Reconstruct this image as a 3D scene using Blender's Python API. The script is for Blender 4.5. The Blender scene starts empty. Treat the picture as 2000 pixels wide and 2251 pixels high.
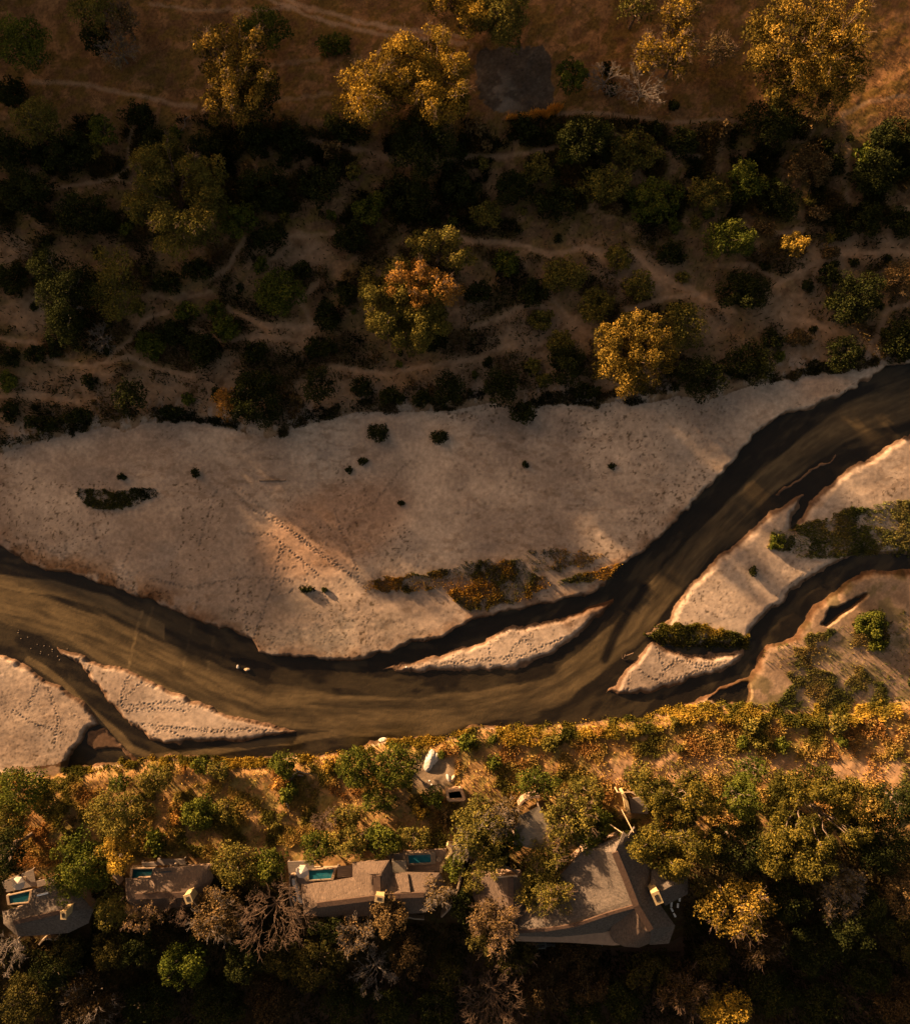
import bpy, bmesh, math, random
import numpy as np

# ------------------------------------------------------------------ camera, sky, sun, exposure
SCN = bpy.context.scene
COL = SCN.collection
S, HC = 0.09, 150.0                    # metres per photo pixel on the river bed, flying height
SUN_EL, SUN_AZ = 9.0, 50.0             # elevation, degrees west of the top of the picture
cam_d = bpy.data.cameras.new('camera'); cam = bpy.data.objects.new('camera', cam_d); COL.objects.link(cam)
cam.location = (0, 0, HC); cam.rotation_euler = (0, 0, 0)
cam_d.sensor_fit = 'HORIZONTAL'; cam_d.sensor_width = 36; cam_d.lens = 36 / (2000 * S / HC)
cam_d.clip_end = 4000; cam_d.clip_start = 1
SCN.camera = cam
world = bpy.data.worlds.new('World'); SCN.world = world; world.use_nodes = True
wn, wl = world.node_tree.nodes, world.node_tree.links
sky = wn.new('ShaderNodeTexSky'); sky.sky_type = 'NISHITA'; sky.sun_disc = False
sky.sun_elevation = math.radians(SUN_EL); sky.sun_rotation = math.radians(-SUN_AZ); sky.dust_density = 5.0; sky.ozone_density = 0.4; sky.air_density=1.0
tint = wn.new('ShaderNodeMix'); tint.data_type = 'RGBA'; tint.blend_type = 'MULTIPLY'; tint.inputs[0].default_value = 1.0
tint.inputs[7].default_value = (1.0, 0.73, 0.56, 1)
wl.new(sky.outputs[0], tint.inputs[6]); wl.new(tint.outputs[2], wn['Background'].inputs[0])
wn['Background'].inputs[1].default_value = 0.05
sun_d = bpy.data.lights.new('sun', 'SUN'); sun = bpy.data.objects.new('sun', sun_d); COL.objects.link(sun)
sun_d.energy = 4.6; sun_d.angle = math.radians(1.0); sun_d.color = (1.0, 0.60, 0.30)
_az = math.radians(SUN_AZ); _el = math.radians(SUN_EL)
SUNV = np.array([-math.sin(_az) * math.cos(_el), math.cos(_az) * math.cos(_el), math.sin(_el)])
from mathutils import Vector, Matrix
sun.rotation_euler = Vector(SUNV).to_track_quat('Z', 'Y').to_euler()
SCN.view_settings.view_transform = 'Standard'; SCN.view_settings.look = 'None'
SCN.view_settings.gamma = 1; SCN.view_settings.exposure = 2.35
SCN.cycles.max_bounces = 6; SCN.cycles.diffuse_bounces = 2; SCN.cycles.glossy_bounces = 2
SCN.cycles.transmission_bounces = 2; SCN.cycles.transparent_max_bounces = 4

rng = np.random.default_rng(7)
R = random.Random(5)

# ------------------------------------------------------------------ helpers
def fbm(x, y, scale, octv=4, seed=0):
    """value noise, about 0..1"""
    out = np.zeros(np.broadcast(x, y).shape); amp, tot = 1.0, 0.0
    r = np.random.default_rng(seed)
    for o in range(octv):
        lat = r.random((256, 256)); f = 2 ** o / scale
        px, py = x * f + 37.1 * o + seed, y * f + 11.7 * o + seed * 3
        ix, iy = np.floor(px), np.floor(py); fx, fy = px - ix, py - iy
        ix = ix.astype(np.int64) & 255; iy = iy.astype(np.int64) & 255
        fx = fx * fx * (3 - 2 * fx); fy = fy * fy * (3 - 2 * fy); ix1 = (ix + 1) & 255; iy1 = (iy + 1) & 255
        out += amp * ((lat[ix, iy] * (1 - fx) + lat[ix1, iy] * fx) * (1 - fy) + (lat[ix, iy1] * (1 - fx) + lat[ix1, iy1] * fx) * fy)
        tot += amp; amp *= 0.5
    return out / tot
def sst(a, b, x):
    t = np.clip((x - a) / (b - a), 0, 1); return t * t * (3 - 2 * t)
def inpoly(x, y, poly):
    ins = np.zeros(np.shape(x), bool); n = len(poly)
    for i in range(n):
        x1, y1 = poly[i]; x2, y2 = poly[(i + 1) % n]
        if y1 == y2: continue
        c = ((y1 > y) != (y2 > y)) & (x < (x2 - x1) * (y - y1) / (y2 - y1) + x1)
        ins ^= c
    return ins
def segdist(x, y, a, b):
    dx, dy = b[0] - a[0], b[1] - a[1]; L = dx * dx + dy * dy + 1e-9
    t = np.clip(((x - a[0]) * dx + (y - a[1]) * dy) / L, 0, 1)
    return np.hypot(x - a[0] - t * dx, y - a[1] - t * dy), t
def linedist(x, y, line, pad, closed=False):
    """distance (photo px) to a polyline, clipped at pad; only windows round each segment are worked out"""
    out = np.full(x.shape, float(pad)); n = len(line)
    for i in range(n if closed else n - 1):
        a, b = line[i], line[(i + 1) % n]
        m = (x > min(a[0], b[0]) - pad) & (x < max(a[0], b[0]) + pad) & (y > min(a[1], b[1]) - pad) & (y < max(a[1], b[1]) + pad)
        idx = np.nonzero(m)
        if len(idx[0]) == 0: continue
        d, _ = segdist(x[idx], y[idx], a, b); out[idx] = np.minimum(out[idx], d)
    return out
def polysd(x, y, poly, pad):
    d = linedist(x, y, poly, pad, True); ins = inpoly(x, y, poly)
    return np.where(ins, d, -d)
def np_mesh(name, verts, faces, col=None, smooth=False, mat=None):
    me = bpy.data.meshes.new(name); v = np.asarray(verts, np.float32); f = np.asarray(faces, np.int32); k = f.shape[1]
    me.vertices.add(len(v)); me.vertices.foreach_set('co', v.ravel())
    me.loops.add(f.size); me.loops.foreach_set('vertex_index', f.ravel())
    me.polygons.add(len(f)); me.polygons.foreach_set('loop_start', np.arange(0, f.size, k, dtype=np.int32))
    try: me.polygons.foreach_set('loop_total', np.full(len(f), k, np.int32))
    except Exception: pass
    if smooth: me.polygons.foreach_set('use_smooth', np.ones(len(f), bool))
    if col is not None:
        at = me.color_attributes.new('Col', 'FLOAT_COLOR', 'POINT')
        c = np.ones((len(v), 4), np.float32); c[:, :3] = col; at.data.foreach_set('color', c.ravel())
    me.update(calc_edges=True)
    if mat: me.materials.append(mat)
    return me
def link(name, me, parent=None, loc=None):
    o = bpy.data.objects.new(name, me); COL.objects.link(o)
    if parent is not None: o.parent = parent
    if loc is not None: o.location = loc
    return o
def tag(o, label=None, cat=None, group=None, kind=None):
    if label: o['label'] = label
    if cat: o['category'] = cat
    if group: o['group'] = group
    if kind: o['kind'] = kind
    return o
def empty(name, loc, label, cat, group=None):
    o = bpy.data.objects.new(name, None); COL.objects.link(o); o.location = loc; o.empty_display_size = .3
    return tag(o, label, cat, group)

# ------------------------------------------------------------------ materials
def nodes(name):
    m = bpy.data.materials.new(name); m.use_nodes = True
    return m, m.node_tree.nodes, m.node_tree.links, m.node_tree.nodes['Principled BSDF']
def mat(name, c, rough=.9, c2=None, scale=3.0, bump=.0, bscale=8.0, stretch=(1, 1, 1), spec=.25, attr=False, metal=0):
    m, n, l, p = nodes(name)
    p.inputs['Roughness'].default_value = rough; p.inputs['Specular IOR Level'].default_value = spec; p.inputs['Metallic'].default_value = metal
    tc = n.new('ShaderNodeTexCoord'); mp = n.new('ShaderNodeMapping'); mp.inputs['Scale'].default_value = stretch
    l.new(tc.outputs['Object'], mp.inputs[0])
    no = n.new('ShaderNodeTexNoise'); no.inputs['Scale'].default_value = scale; no.inputs['Detail'].default_value = 6; no.inputs['Roughness'].default_value = .65
    l.new(mp.outputs[0], no.inputs[0])
    mx = n.new('ShaderNodeMix'); mx.data_type = 'RGBA'
    rp = n.new('ShaderNodeMapRange'); rp.inputs[1].default_value = .3; rp.inputs[2].default_value = .7
    l.new(no.outputs[0], rp.inputs[0]); l.new(rp.outputs[0], mx.inputs[0])
    if attr:
        a = n.new('ShaderNodeVertexColor'); a.layer_name = 'Col'
        d = n.new('ShaderNodeMix'); d.data_type = 'RGBA'; d.blend_type = 'MULTIPLY'; d.inputs[0].default_value = 1; d.inputs[7].default_value = (*c, 1)
        b = n.new('ShaderNodeMix'); b.data_type = 'RGBA'; b.blend_type = 'MULTIPLY'; b.inputs[0].default_value = 1; b.inputs[7].default_value = (*(c2 or c), 1)
        l.new(a.outputs[0], d.inputs[6]); l.new(a.outputs[0], b.inputs[6]); l.new(d.outputs[2], mx.inputs[6]); l.new(b.outputs[2], mx.inputs[7])
    else:
        mx.inputs[6].default_value = (*c, 1); mx.inputs[7].default_value = (*(c2 or c), 1)
    l.new(mx.outputs[2], p.inputs['Base Color'])
    if bump:
        nb = n.new('ShaderNodeTexNoise'); nb.inputs['Scale'].default_value = bscale; nb.inputs['Detail'].default_value = 4
        l.new(mp.outputs[0], nb.inputs[0]); bp = n.new('ShaderNodeBump'); bp.inputs['Strength'].default_value = 1; bp.inputs['Distance'].default_value = bump
        l.new(nb.outputs[0], bp.inputs['Height']); l.new(bp.outputs[0], p.inputs['Normal'])
    return m
def leafmat(name, trans=.16):
    m, n, l, p = nodes(name)
    a = n.new('ShaderNodeVertexColor'); a.layer_name = 'Col'
    p.inputs['Roughness'].default_value = .9; p.inputs['Specular IOR Level'].default_value = .02
    tr = n.new('ShaderNodeBsdfTranslucent'); ms = n.new('ShaderNodeMixShader'); ms.inputs[0].default_value = trans
    l.new(a.outputs[0], p.inputs['Base Color']); l.new(a.outputs[0], tr.inputs[0])
    l.new(p.outputs[0], ms.inputs[1]); l.new(tr.outputs[0], ms.inputs[2]); l.new(ms.outputs[0], n['Material Output'].inputs[0])
    return m
M = {}
M['ground'] = mat('ground_soil_sand', (.80, .80, .80), .95, (1.16, 1.14, 1.12), 1.6, .018, 1.6, attr=True, spec=.05)
M['leaf'] = leafmat('leaves'); M['grass'] = leafmat('dry_grass_blades', .3)
M['bark'] = mat('bark_brown', (.10, .075, .055), .9, (.17, .13, .10), 2, .02)
M['pale'] = mat('bark_pale', (.075, .050, .034), .9, (.13, .088, .06), 2, .02)
M['silver'] = mat('bark_dead_silver', (.10, .083, .07), .9, (.17, .145, .125), 3, .02)
M['thatch'] = mat('thatch_weathered', (.070, .054, .044), .95, (.165, .122, .094), 2.6, .16, 9, stretch=(2.2, .55, .5), spec=.05)
M['thatchd'] = mat('thatch_dark_grey', (.058, .050, .044), .95, (.158, .134, .114), 2.2, .16, 8, stretch=(1.2, 1.5, .5), spec=.05)
M['slat'] = mat('lath_roof_grey', (.10, .088, .07), .85, (.22, .19, .15), 3.2, .05, 6, stretch=(.35, 3.0, 1), spec=.1)
M['cap'] = mat('ridge_mortar_brown', (.045, .028, .021), .9, (.085, .055, .04), 2.5, .03)
M['plaster'] = mat('plaster_cream', (.33, .25, .13), .85, (.42, .32, .17), 1.6, .03)
M['plasterd'] = mat('plaster_earth', (.20, .14, .10), .9, (.28, .20, .14), 1.2, .03)
M['coping'] = mat('coping_stone', (.20, .155, .11), .8, (.29, .225, .16), 2, .02)
M['deck'] = mat('deck_boards', (.12, .10, .085), .8, (.21, .175, .145), 2.0, .03, 3, stretch=(.4, 6, 1))
M['canvas'] = mat('canvas_white', (.46, .41, .35), .8, (.54, .49, .42), 2)
M['white'] = mat('white_paint', (.72, .72, .70), .5, (.80, .80, .78), 2)
M['dark'] = mat('dark_opening', (.02, .018, .015), .8, (.03, .025, .02), 2)
M['glass'] = mat('glass_dark', (.02, .03, .035), .08, (.03, .04, .05), 2, spec=.6)
M['rock'] = mat('rock_grey', (.36, .34, .31), .9, (.52, .49, .45), 1.2, .12, 2)
M['rockb'] = mat('rock_tan', (.40, .30, .20), .9, (.52, .40, .27), 2, .1, 3)
M['brick'] = mat('brick_tan', (.36, .23, .14), .9, (.46, .31, .2), 3, .03)
M['greenpaint'] = mat('vehicle_green_paint', (.03, .035, .025), .35, (.045, .05, .035), 2, spec=.5)
M['rubber'] = mat('rubber_black', (.015, .015, .015), .8)
M['cushion'] = mat('cushion_pale', (.5, .5, .48), .8, (.6, .6, .57), 2)
M['wood'] = mat('pole_wood', (.42, .30, .18), .8, (.52, .38, .24), 3)
def poolmat(k=1.0):
    m, n, l, p = nodes('pool_water')
    tc = n.new('ShaderNodeTexCoord'); no = n.new('ShaderNodeTexNoise'); no.inputs['Scale'].default_value = .8; no.inputs['Detail'].default_value = 3
    l.new(tc.outputs['Object'], no.inputs[0]); mx = n.new('ShaderNodeMix'); mx.data_type = 'RGBA'
    mx.inputs[6].default_value = (.012 * k, .10 * k, .155 * k, 1); mx.inputs[7].default_value = (.022 * k, .175 * k, .225 * k, 1); l.new(no.outputs[0], mx.inputs[0]); l.new(mx.outputs[2], p.inputs['Base Color'])
    p.inputs['Roughness'].default_value = .06; p.inputs['IOR'].default_value = 1.33
    nb = n.new('ShaderNodeTexNoise'); nb.inputs['Scale'].default_value = 3; bp = n.new('ShaderNodeBump'); bp.inputs['Distance'].default_value = .01
    l.new(tc.outputs['Object'], nb.inputs[0]); l.new(nb.outputs[0], bp.inputs['Height']); l.new(bp.outputs[0], p.inputs['Normal']); return m
M['pool'] = poolmat(); M['poolshade'] = poolmat(.35)  # second copy is darkened: shade on the left pools put into the water colour
def watermat():
    m, n, l, p = nodes('river_water')
    a = n.new('ShaderNodeVertexColor'); a.layer_name = 'Col'; l.new(a.outputs[0], p.inputs['Base Color'])
    p.inputs['Roughness'].default_value = .12; p.inputs['IOR'].default_value = 1.33
    tc = n.new('ShaderNodeTexCoord'); nb = n.new('ShaderNodeTexNoise'); nb.inputs['Scale'].default_value = 1.3; nb.inputs['Detail'].default_value = 6; nb.inputs['Roughness'].default_value = .7
    bp = n.new('ShaderNodeBump'); bp.inputs['Distance'].default_value = .06
    l.new(tc.outputs['Object'], nb.inputs[0]); l.new(nb.outputs[0], bp.inputs['Height']); l.new(bp.outputs[0], p.inputs['Normal']); return m
M['water'] = watermat()

# ------------------------------------------------------------------ outlines of the river bed (photo px on the z = 0 plane)
NEDGE = [(-2600, 1100), (0, 996), (50, 977), (123, 962), (181, 950), (239, 935), (278, 950), (310, 932), (335, 925), (424, 925), (501, 935), (540, 952), (590, 962), (632, 950), (650, 934), (708, 924), (785, 905), (862, 905), (997, 901), (1085, 882), (1132, 905), (1159, 918), (1182, 890), (1228, 886), (1300, 893), (1350, 880), (1389, 891), (1454, 880), (1485, 868), (1547, 878), (1585, 868), (1647, 847), (1762, 828), (1878, 809), (1932, 801), (2000, 795), (4600, 560)]
SHORE_N = [(4600, 566), (2000, 797), (1948, 804), (1917, 828), (1878, 855), (1832, 878), (1786, 897), (1735, 905), (1693, 932), (1666, 950), (1632, 989), (1597, 1031), (1570, 1062), (1539, 1093), (1493, 1139), (1446, 1185), (1393, 1228), (1369, 1243), (1350, 1258), (1330, 1285), (1286, 1312), (1190, 1332), (1093, 1347), (1055, 1359), (1020, 1378), (978, 1401), (901, 1417), (862, 1436), (804, 1449), (727, 1451), (669, 1447), (601, 1447), (570, 1432), (555, 1413), (513, 1390), (463, 1374), (416, 1359), (385, 1347), (339, 1324), (293, 1312), (254, 1293), (216, 1282), (177, 1266), (100, 1255), (66, 1243), (23, 1212), (0, 1205), (-2600, 900)]
MAIN = [(-2600, 880)] + [(u, v - 40) for u, v in NEDGE[1:-1]] + [(4600, 500)] + SHORE_N
MIDBAR = [(816, 1472), (920, 1447), (997, 1428), (1055, 1405), (1105, 1378), (1170, 1363), (1228, 1355), (1286, 1336), (1350, 1309), (1350, 1328), (1325, 1355), (1282, 1397), (1228, 1436), (1170, 1463), (1113, 1478), (997, 1480), (881, 1481)]
LEFTSAND = [(-2600, 1100), (-60, 1425), (0, 1439), (58, 1466), (112, 1496), (162, 1531), (200, 1558), (222, 1593), (193, 1604), (181, 1631), (158, 1666), (146, 1692), (140, 1760), (-2600, 1900)]
LONGBAR = [(112, 1415), (166, 1435), (216, 1454), (285, 1473), (332, 1496), (385, 1520), (443, 1543), (501, 1570), (578, 1589), (667, 1605), (617, 1620), (540, 1631), (463, 1631), (424, 1635), (366, 1643), (335, 1631), (301, 1608), (262, 1573), (216, 1516), (177, 1473), (135, 1442)]
WETBAR = [(190, 1607), (232, 1598), (262, 1630), (306, 1676), (290, 1690), (262, 1655), (235, 1648), (205, 1650), (186, 1640)]
R12 = [(4600, 300), (2000, 950), (1955, 973), (1897, 1008), (1840, 1046), (1801, 1081), (1774, 1116), (1751, 1147), (1738, 1165), (1742, 1140), (1778, 1086), (1770, 1084), (1709, 1116), (1662, 1147), (1628, 1185), (1578, 1220), (1531, 1262), (1493, 1309), (1466, 1359), (1450, 1368), (1412, 1392), (1427, 1409), (1473, 1417), (1520, 1428), (1570, 1424), (1647, 1420), (1655, 1386), (1670, 1370), (1716, 1332), (1743, 1301), (1797, 1262), (1840, 1243), (1897, 1216), (1936, 1224), (2000, 1224), (4600, 1100)]
R3 = [(1431, 1408), (1470, 1423), (1516, 1438), (1570, 1435), (1639, 1427), (1639, 1442), (1608, 1473), (1570, 1485), (1516, 1500), (1466, 1520), (1400, 1531), (1323, 1527), (1350, 1508), (1373, 1473), (1400, 1438)]
SPIT = [(1700, 1088), (1722, 1070), (1760, 1046), (1800, 1020), (1855, 990), (1842, 1008), (1800, 1035), (1756, 1062), (1712, 1094)]
SOUTH = [(-2600, 1760), (120, 1700), (146, 1689), (231, 1678), (278, 1678), (332, 1674), (366, 1662), (436, 1662), (520, 1670), (578, 1666), (655, 1660), (727, 1660), (777, 1651), (812, 1631), (866, 1620), (920, 1624), (1005, 1620), (1020, 1597), (1093, 1593), (1170, 1597), (1267, 1596), (1350, 1581), (1435, 1577), (1466, 1558), (1516, 1545), (1560, 1525), (1600, 1505), (1639, 1492), (1660, 1470), (1670, 1438), (1685, 1417), (1743, 1405), (1759, 1374), (1774, 1343), (1801, 1320), (1840, 1293), (1893, 1258), (1955, 1253), (2000, 1251), (4600, 1130), (4600, 9000), (-2600, 9000)]
CREEK = [(1805, 1368), (1828, 1342), (1862, 1322), (1905, 1306), (1880, 1330), (1845, 1352), (1815, 1374)]
CREEK2 = [(1560, 1540), (1575, 1524), (1642, 1500), (1646, 1544), (1600, 1547)]
BLINE = [(-2600, 1760), (0, 1680), (120, 1697), (231, 1680), (400, 1664), (520, 1672), (655, 1662), (777, 1653), (866, 1622), (1005, 1620), (1025, 1598), (1170, 1598), (1350, 1581), (1435, 1577), (1470, 1557), (1560, 1548), (1680, 1549), (1780, 1560), (1880, 1552), (2000, 1535), (4600, 1400)]
STREAM = [(2300, 770), (2000, 872), (1840, 938), (1782, 977), (1685, 1054), (1589, 1147), (1531, 1208), (1473, 1285), (1423, 1343), (1377, 1401), (1300, 1459), (1228, 1505), (1151, 1535), (1035, 1562), (920, 1572), (804, 1572), (650, 1562), (578, 1558), (463, 1516), (385, 1480), (270, 1425), (193, 1388), (77, 1348), (0, 1330), (-400, 1290)]
STREAM_W = [42, 42, 34, 33, 30, 28, 28, 32, 36, 38, 36, 40, 42, 42, 45, 48, 50, 46, 50, 56, 56, 50, 44, 42, 40]
STREAM2 = [(-300, 1250), (0, 1278), (116, 1292), (231, 1326), (301, 1363), (380, 1400)]
STREAM3 = [(60, 1452), (112, 1480), (193, 1562), (250, 1610), (289, 1648), (335, 1664), (463, 1652), (578, 1637), (660, 1628), (760, 1612)]
V1 = [(796, 1289), (835, 1270), (920, 1259), (1055, 1235), (1100, 1228), (1147, 1231), (1163, 1255), (1201, 1270), (1213, 1286), (1197, 1293), (1151, 1316), (1066, 1343), (1039, 1349), (997, 1320), (978, 1297), (889, 1301), (804, 1299)]
V1b = [(1147, 1208), (1240, 1205), (1330, 1220), (1300, 1238), (1230, 1258), (1170, 1255)]
V1c = [(1213, 1275), (1300, 1255), (1372, 1238), (1376, 1250), (1330, 1270), (1225, 1288)]
V2 = [(1685, 1185), (1701, 1166), (1728, 1170), (1755, 1151), (1832, 1131), (1917, 1108), (2000, 1100), (2120, 1080), (2120, 1205), (2000, 1226), (1932, 1218), (1840, 1226), (1763, 1228), (1728, 1212), (1685, 1208)]
V3 = [(1412, 1393), (1450, 1375), (1520, 1368), (1600, 1385), (1650, 1398), (1652, 1422), (1560, 1424), (1500, 1428), (1440, 1410)]
V4 = [(1672, 1450), (1686, 1425), (1743, 1408), (1830, 1380), (1900, 1360), (2100, 1340), (2100, 1540), (1880, 1556), (1780, 1560), (1700, 1545), (1740, 1500), (1715, 1470)]
VLEFT = [(170, 1088), (182, 1074), (215, 1076), (250, 1084), (292, 1076), (338, 1074), (350, 1086), (330, 1098), (306, 1104), (296, 1114), (262, 1122), (222, 1120), (190, 1110)]
PLOT = [(1046, 118), (1070, 104), (1130, 101), (1195, 103), (1212, 120), (1217, 200), (1212, 242), (1130, 250), (1085, 244), (1052, 215), (1044, 160)]
PATHS = [  # (half width px, strength, points)
 (4, 1, [(560, -40), (650, 8), (766, 40), (881, 64), (966, 71), (1020, 80)]), (4, 1, [(540, -30), (650, 23), (727, 50), (843, 75), (978, 91), (1030, 95)]),
 (3, .7, [(331, 4), (424, 23), (578, 19), (650, 15)]), (4, .8, [(70, 177), (154, 181), (231, 193), (308, 210), (385, 227), (428, 231)]),
 (4, .8, [(1225, 248), (1300, 249), (1377, 254), (1462, 268), (1570, 262), (1628, 270)]), (4, .7, [(1851, 250), (1897, 227), (1971, 212), (2060, 205)]),
 (4, .5, [(1851, 250), (1865, 330), (1860, 400), (1864, 440)]), (4, .5, [(600, 220), (650, 216), (727, 204)]),
 (5, .6, [(640, 300), (719, 316), (816, 332), (881, 358), (958, 358), (1035, 343), (1113, 343), (1205, 328), (1280, 300)]),
 (3, .7, [(297, 270), (281, 328), (285, 366), (247, 393), (177, 405), (108, 416)]), (3, .6, [(247, 393), (297, 405)]),
 (5, .9, [(1000, 520), (1035, 531), (1113, 535), (1163, 543), (1201, 558), (1240, 558), (1282, 543), (1321, 562)]),
 (6, .9, [(1290, 540), (1340, 560), (1396, 554), (1446, 608), (1516, 635), (1570, 670), (1616, 685)]), (5, .9, [(1377, 681), (1473, 651), (1531, 647)]),
 (5, .9, [(1705, 627), (1755, 600), (1801, 570), (1878, 554), (2060, 554)]), (4, .7, [(1632, 493), (1685, 516), (1763, 504)]), (4, .6, [(1578, 585), (1647, 581), (1716, 620)]),
 (5, .8, [(1716, 693), (1782, 708), (1840, 732)]), (6, .9, [(2060, 650), (1951, 681), (1932, 728), (1901, 785)]), (5, .8, [(2060, 448), (1975, 460), (1950, 500), (1960, 540)]),
 (4, .8, [(727, 805), (843, 824), (920, 809), (981, 801), (1043, 789), (1120, 760)]), (5, .8, [(1039, 720), (1105, 697), (1155, 670), (1209, 678)]),
 (4, .9, [(-40, 738), (0, 743), (69, 751), (100, 785), (135, 797), (193, 805), (247, 793), (281, 785), (347, 808), (424, 828)]),
 (4, .9, [(231, 793), (285, 747), (320, 700), (366, 685)]), (4, .8, [(424, 720), (482, 751), (578, 739), (700, 751)]), (5, .9, [(501, 677), (578, 716), (694, 716)]),
 (4, .6, [(331, 647), (385, 654), (463, 643)]), (5, .7, [(463, 616), (501, 589), (540, 523)]), (4, .7, [(-20, 870), (80, 870), (170, 880)]), (4, .5, [(700, 130), (600, 140), (560, 200)]),
 (5, .5, [(1040, 100), (1020, 140), (1010, 240)]), (5, .6, [(620, 520), (680, 515), (760, 512)]), (4, .6, [(1540, 345), (1440, 330), (1340, 290)]), (4, .6, [(1300, 740), (1250, 700), (1210, 650)]), (5, .7, [(700, 620), (660, 660), (690, 720)])]
PATCHES = [(20, 545, 55, 40), (640, 560, 95, 50), (1400, 600, 110, 60), (1180, 730, 130, 60), (1690, 790, 110, 50), (1900, 545, 120, 40), (60, 690, 60, 45), (220, 850, 240, 45), (620, 740, 90, 40), (430, 890, 90, 40), (1020, 830, 60, 60), (1230, 850, 60, 45), (740, 850, 100, 40), (1750, 690, 110, 70), (480, 820, 60, 40), (1020, 660, 60, 60), (1150, 880, 60, 30), (1800, 600, 80, 60), (1560, 700, 60, 50)]
def interp(line, u):
    return np.interp(u, [p[0] for p in line], [p[1] for p in line])
TANE = math.tan(_el); SC = 166.0                      # unseen ridge added up-sun, shaped to keep low sun off most of the valley
SX, SY = -math.sin(_az), math.cos(_az); TX, TY = SY, -SX
_ct, _ch = [], []
for _u, _v in [(-300, 1180), (0, 1240), (200, 1330), (420, 1440), (560, 1440), (640, 1430), (720, 1400), (530, 1070), (640, 1045), (1020, 1290), (1150, 1330), (1300, 1260), (1430, 1140), (1560, 980), (1690, 790), (1850, 520), (2000, 400), (2200, 200)]:
    _x, _y = (_u - 1000) * S, (1125.5 - _v) * S
    _ct.append(_x * TX + _y * TY); _ch.append((SC - _x * SX - _y * SY) * TANE)
_o = np.argsort(_ct); _ct = np.array(_ct)[_o]; _ch = np.array(_ch)[_o]
print('crest', np.round(_ct), np.round(_ch, 1), flush=True)

def land_height(X, Y):
    u = 1000 + X / S; v = 1125.5 - Y / S
    wu = u + (fbm(u, v, 22, 3, 1) - .5) * 16 + (fbm(u, v, 7, 2, 51) - .5) * 1.4; wv = v + (fbm(u, v, 22, 3, 2) - .5) * 16 + (fbm(u, v, 7, 2, 52) - .5) * 1.4
    P = 26
    sd = {}
    for k, pl in dict(main=MAIN, mid=MIDBAR, left=LEFTSAND, long=LONGBAR, wet=WETBAR, r12=R12, r3=R3, spit=SPIT, south=SOUTH, creek=CREEK, creek2=CREEK2).items():
        sd[k] = polysd(wu, wv, pl, P) * S
    z = np.full(X.shape, -.95) + .2 * fbm(u, v, 60, 3, 9)
    def bar(k, top, slope, base=-.95):
        t = np.clip((sd[k] + slope * .42) / slope, 0, 1); return base + (top - base) * (t * t * (3 - 2 * t))
    und = (fbm(u, v, 260, 3, 3) - .5)
    tex = (fbm(u, v, 9, 3, 4) - .5) * .045 + (fbm(u * .5 + v * .2, v, 26, 3, 44) - .5) * .13
    z = np.maximum(z, bar('main', .55, 1.4) + np.where(sd['main'] > .3, und * .7 + tex, 0))
    z = np.maximum(z, bar('mid', .16, 3.0) + np.where(sd['mid'] > .3, und * .15 + tex * .4, 0))
    z = np.maximum(z, bar('left', .42, 2.0) + np.where(sd['left'] > .3, und * .3 + tex * .9, 0))
    z = np.maximum(z, bar('long', .30, 2.2) + np.where(sd['long'] > .3, und * .2 + tex * .4, 0))
    z = np.maximum(z, bar('wet', -.08, 1.2)); z = np.maximum(z, bar('spit', -.08, 1.2))
    z = np.maximum(z, bar('r12', .32, 3.4) + np.where(sd['r12'] > .3, und * .5 + tex * .7, 0))
    z = np.maximum(z, bar('r3', .28, 3.0) + np.where(sd['r3'] > .3, und * .2 + tex * .4, 0))
    # south bank
    B = interp(BLINE, wu); d2 = (v - B) * S + (fbm(u, v, 30, 2, 61) - .5) * 1.4
    zs = .42 + und * .2 + tex
    rise = 1.5 * sst(-.4, 2.6, d2) + 3.1 * sst(0, 27, d2) - 10.5 * sst(31, 60, d2) * sst(-.2, .3, (v - 1900) / 100)
    zs = np.where(sd['south'] > -1.5, -.95 + (zs + .95) * sst(-1.4, 1.7, sd['south']), -2) + np.where(d2 > -.4, rise, 0) + np.where(d2 > 1, (fbm(u, v, 40, 4, 8) - .5) * .8, 0)
    z = np.where(sd['south'] > -1.5, np.maximum(z, zs), z)
    for k in ('creek', 'creek2'): z = np.where(sd[k] > -.4, np.minimum(z, .3 - 1.1 * np.clip((sd[k] + .4) / .9, 0, 1)), z)
    # north bank
    dn = (interp(NEDGE, wu) - v) * S
    fr = interp(NEDGE, u) * 0 + dn
    zn = .35 + .9 * sst(-.3, 1.6, dn) * (1 - .4 * sst(1450, 1750, u)) + 4.8 * (1 - .5 * sst(1250, 1700, u)) * sst(4, 66, dn) + (fbm(u, v, 130, 4, 5) - .5) * 1.6 * sst(2, 15, dn) + (fbm(u, v, 12, 3, 6) - .5) * .18
    rs = X * SX + Y * SY; rt = X * TX + Y * TY; crest = np.interp(rt, _ct, _ch) + (fbm(rt, rt * 0, 9, 3, 12) - .5) * 1.2
    zn = zn + np.maximum(crest - zn, 3) * np.exp(-((rs - SC) / 12.0) ** 2 / 2) + 4 * sst(172, 400, rs)  # unseen shading ridge added into the land height
    z = np.where(dn > -.3, np.maximum(z, zn), z)
    return z, dict(sd=sd, u=u, v=v, wu=wu, wv=wv, dn=dn, d2=d2)

def lerp(a, b, t): return a + (b - a) * t[..., None]
def C(*c): return np.array(c)
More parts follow.
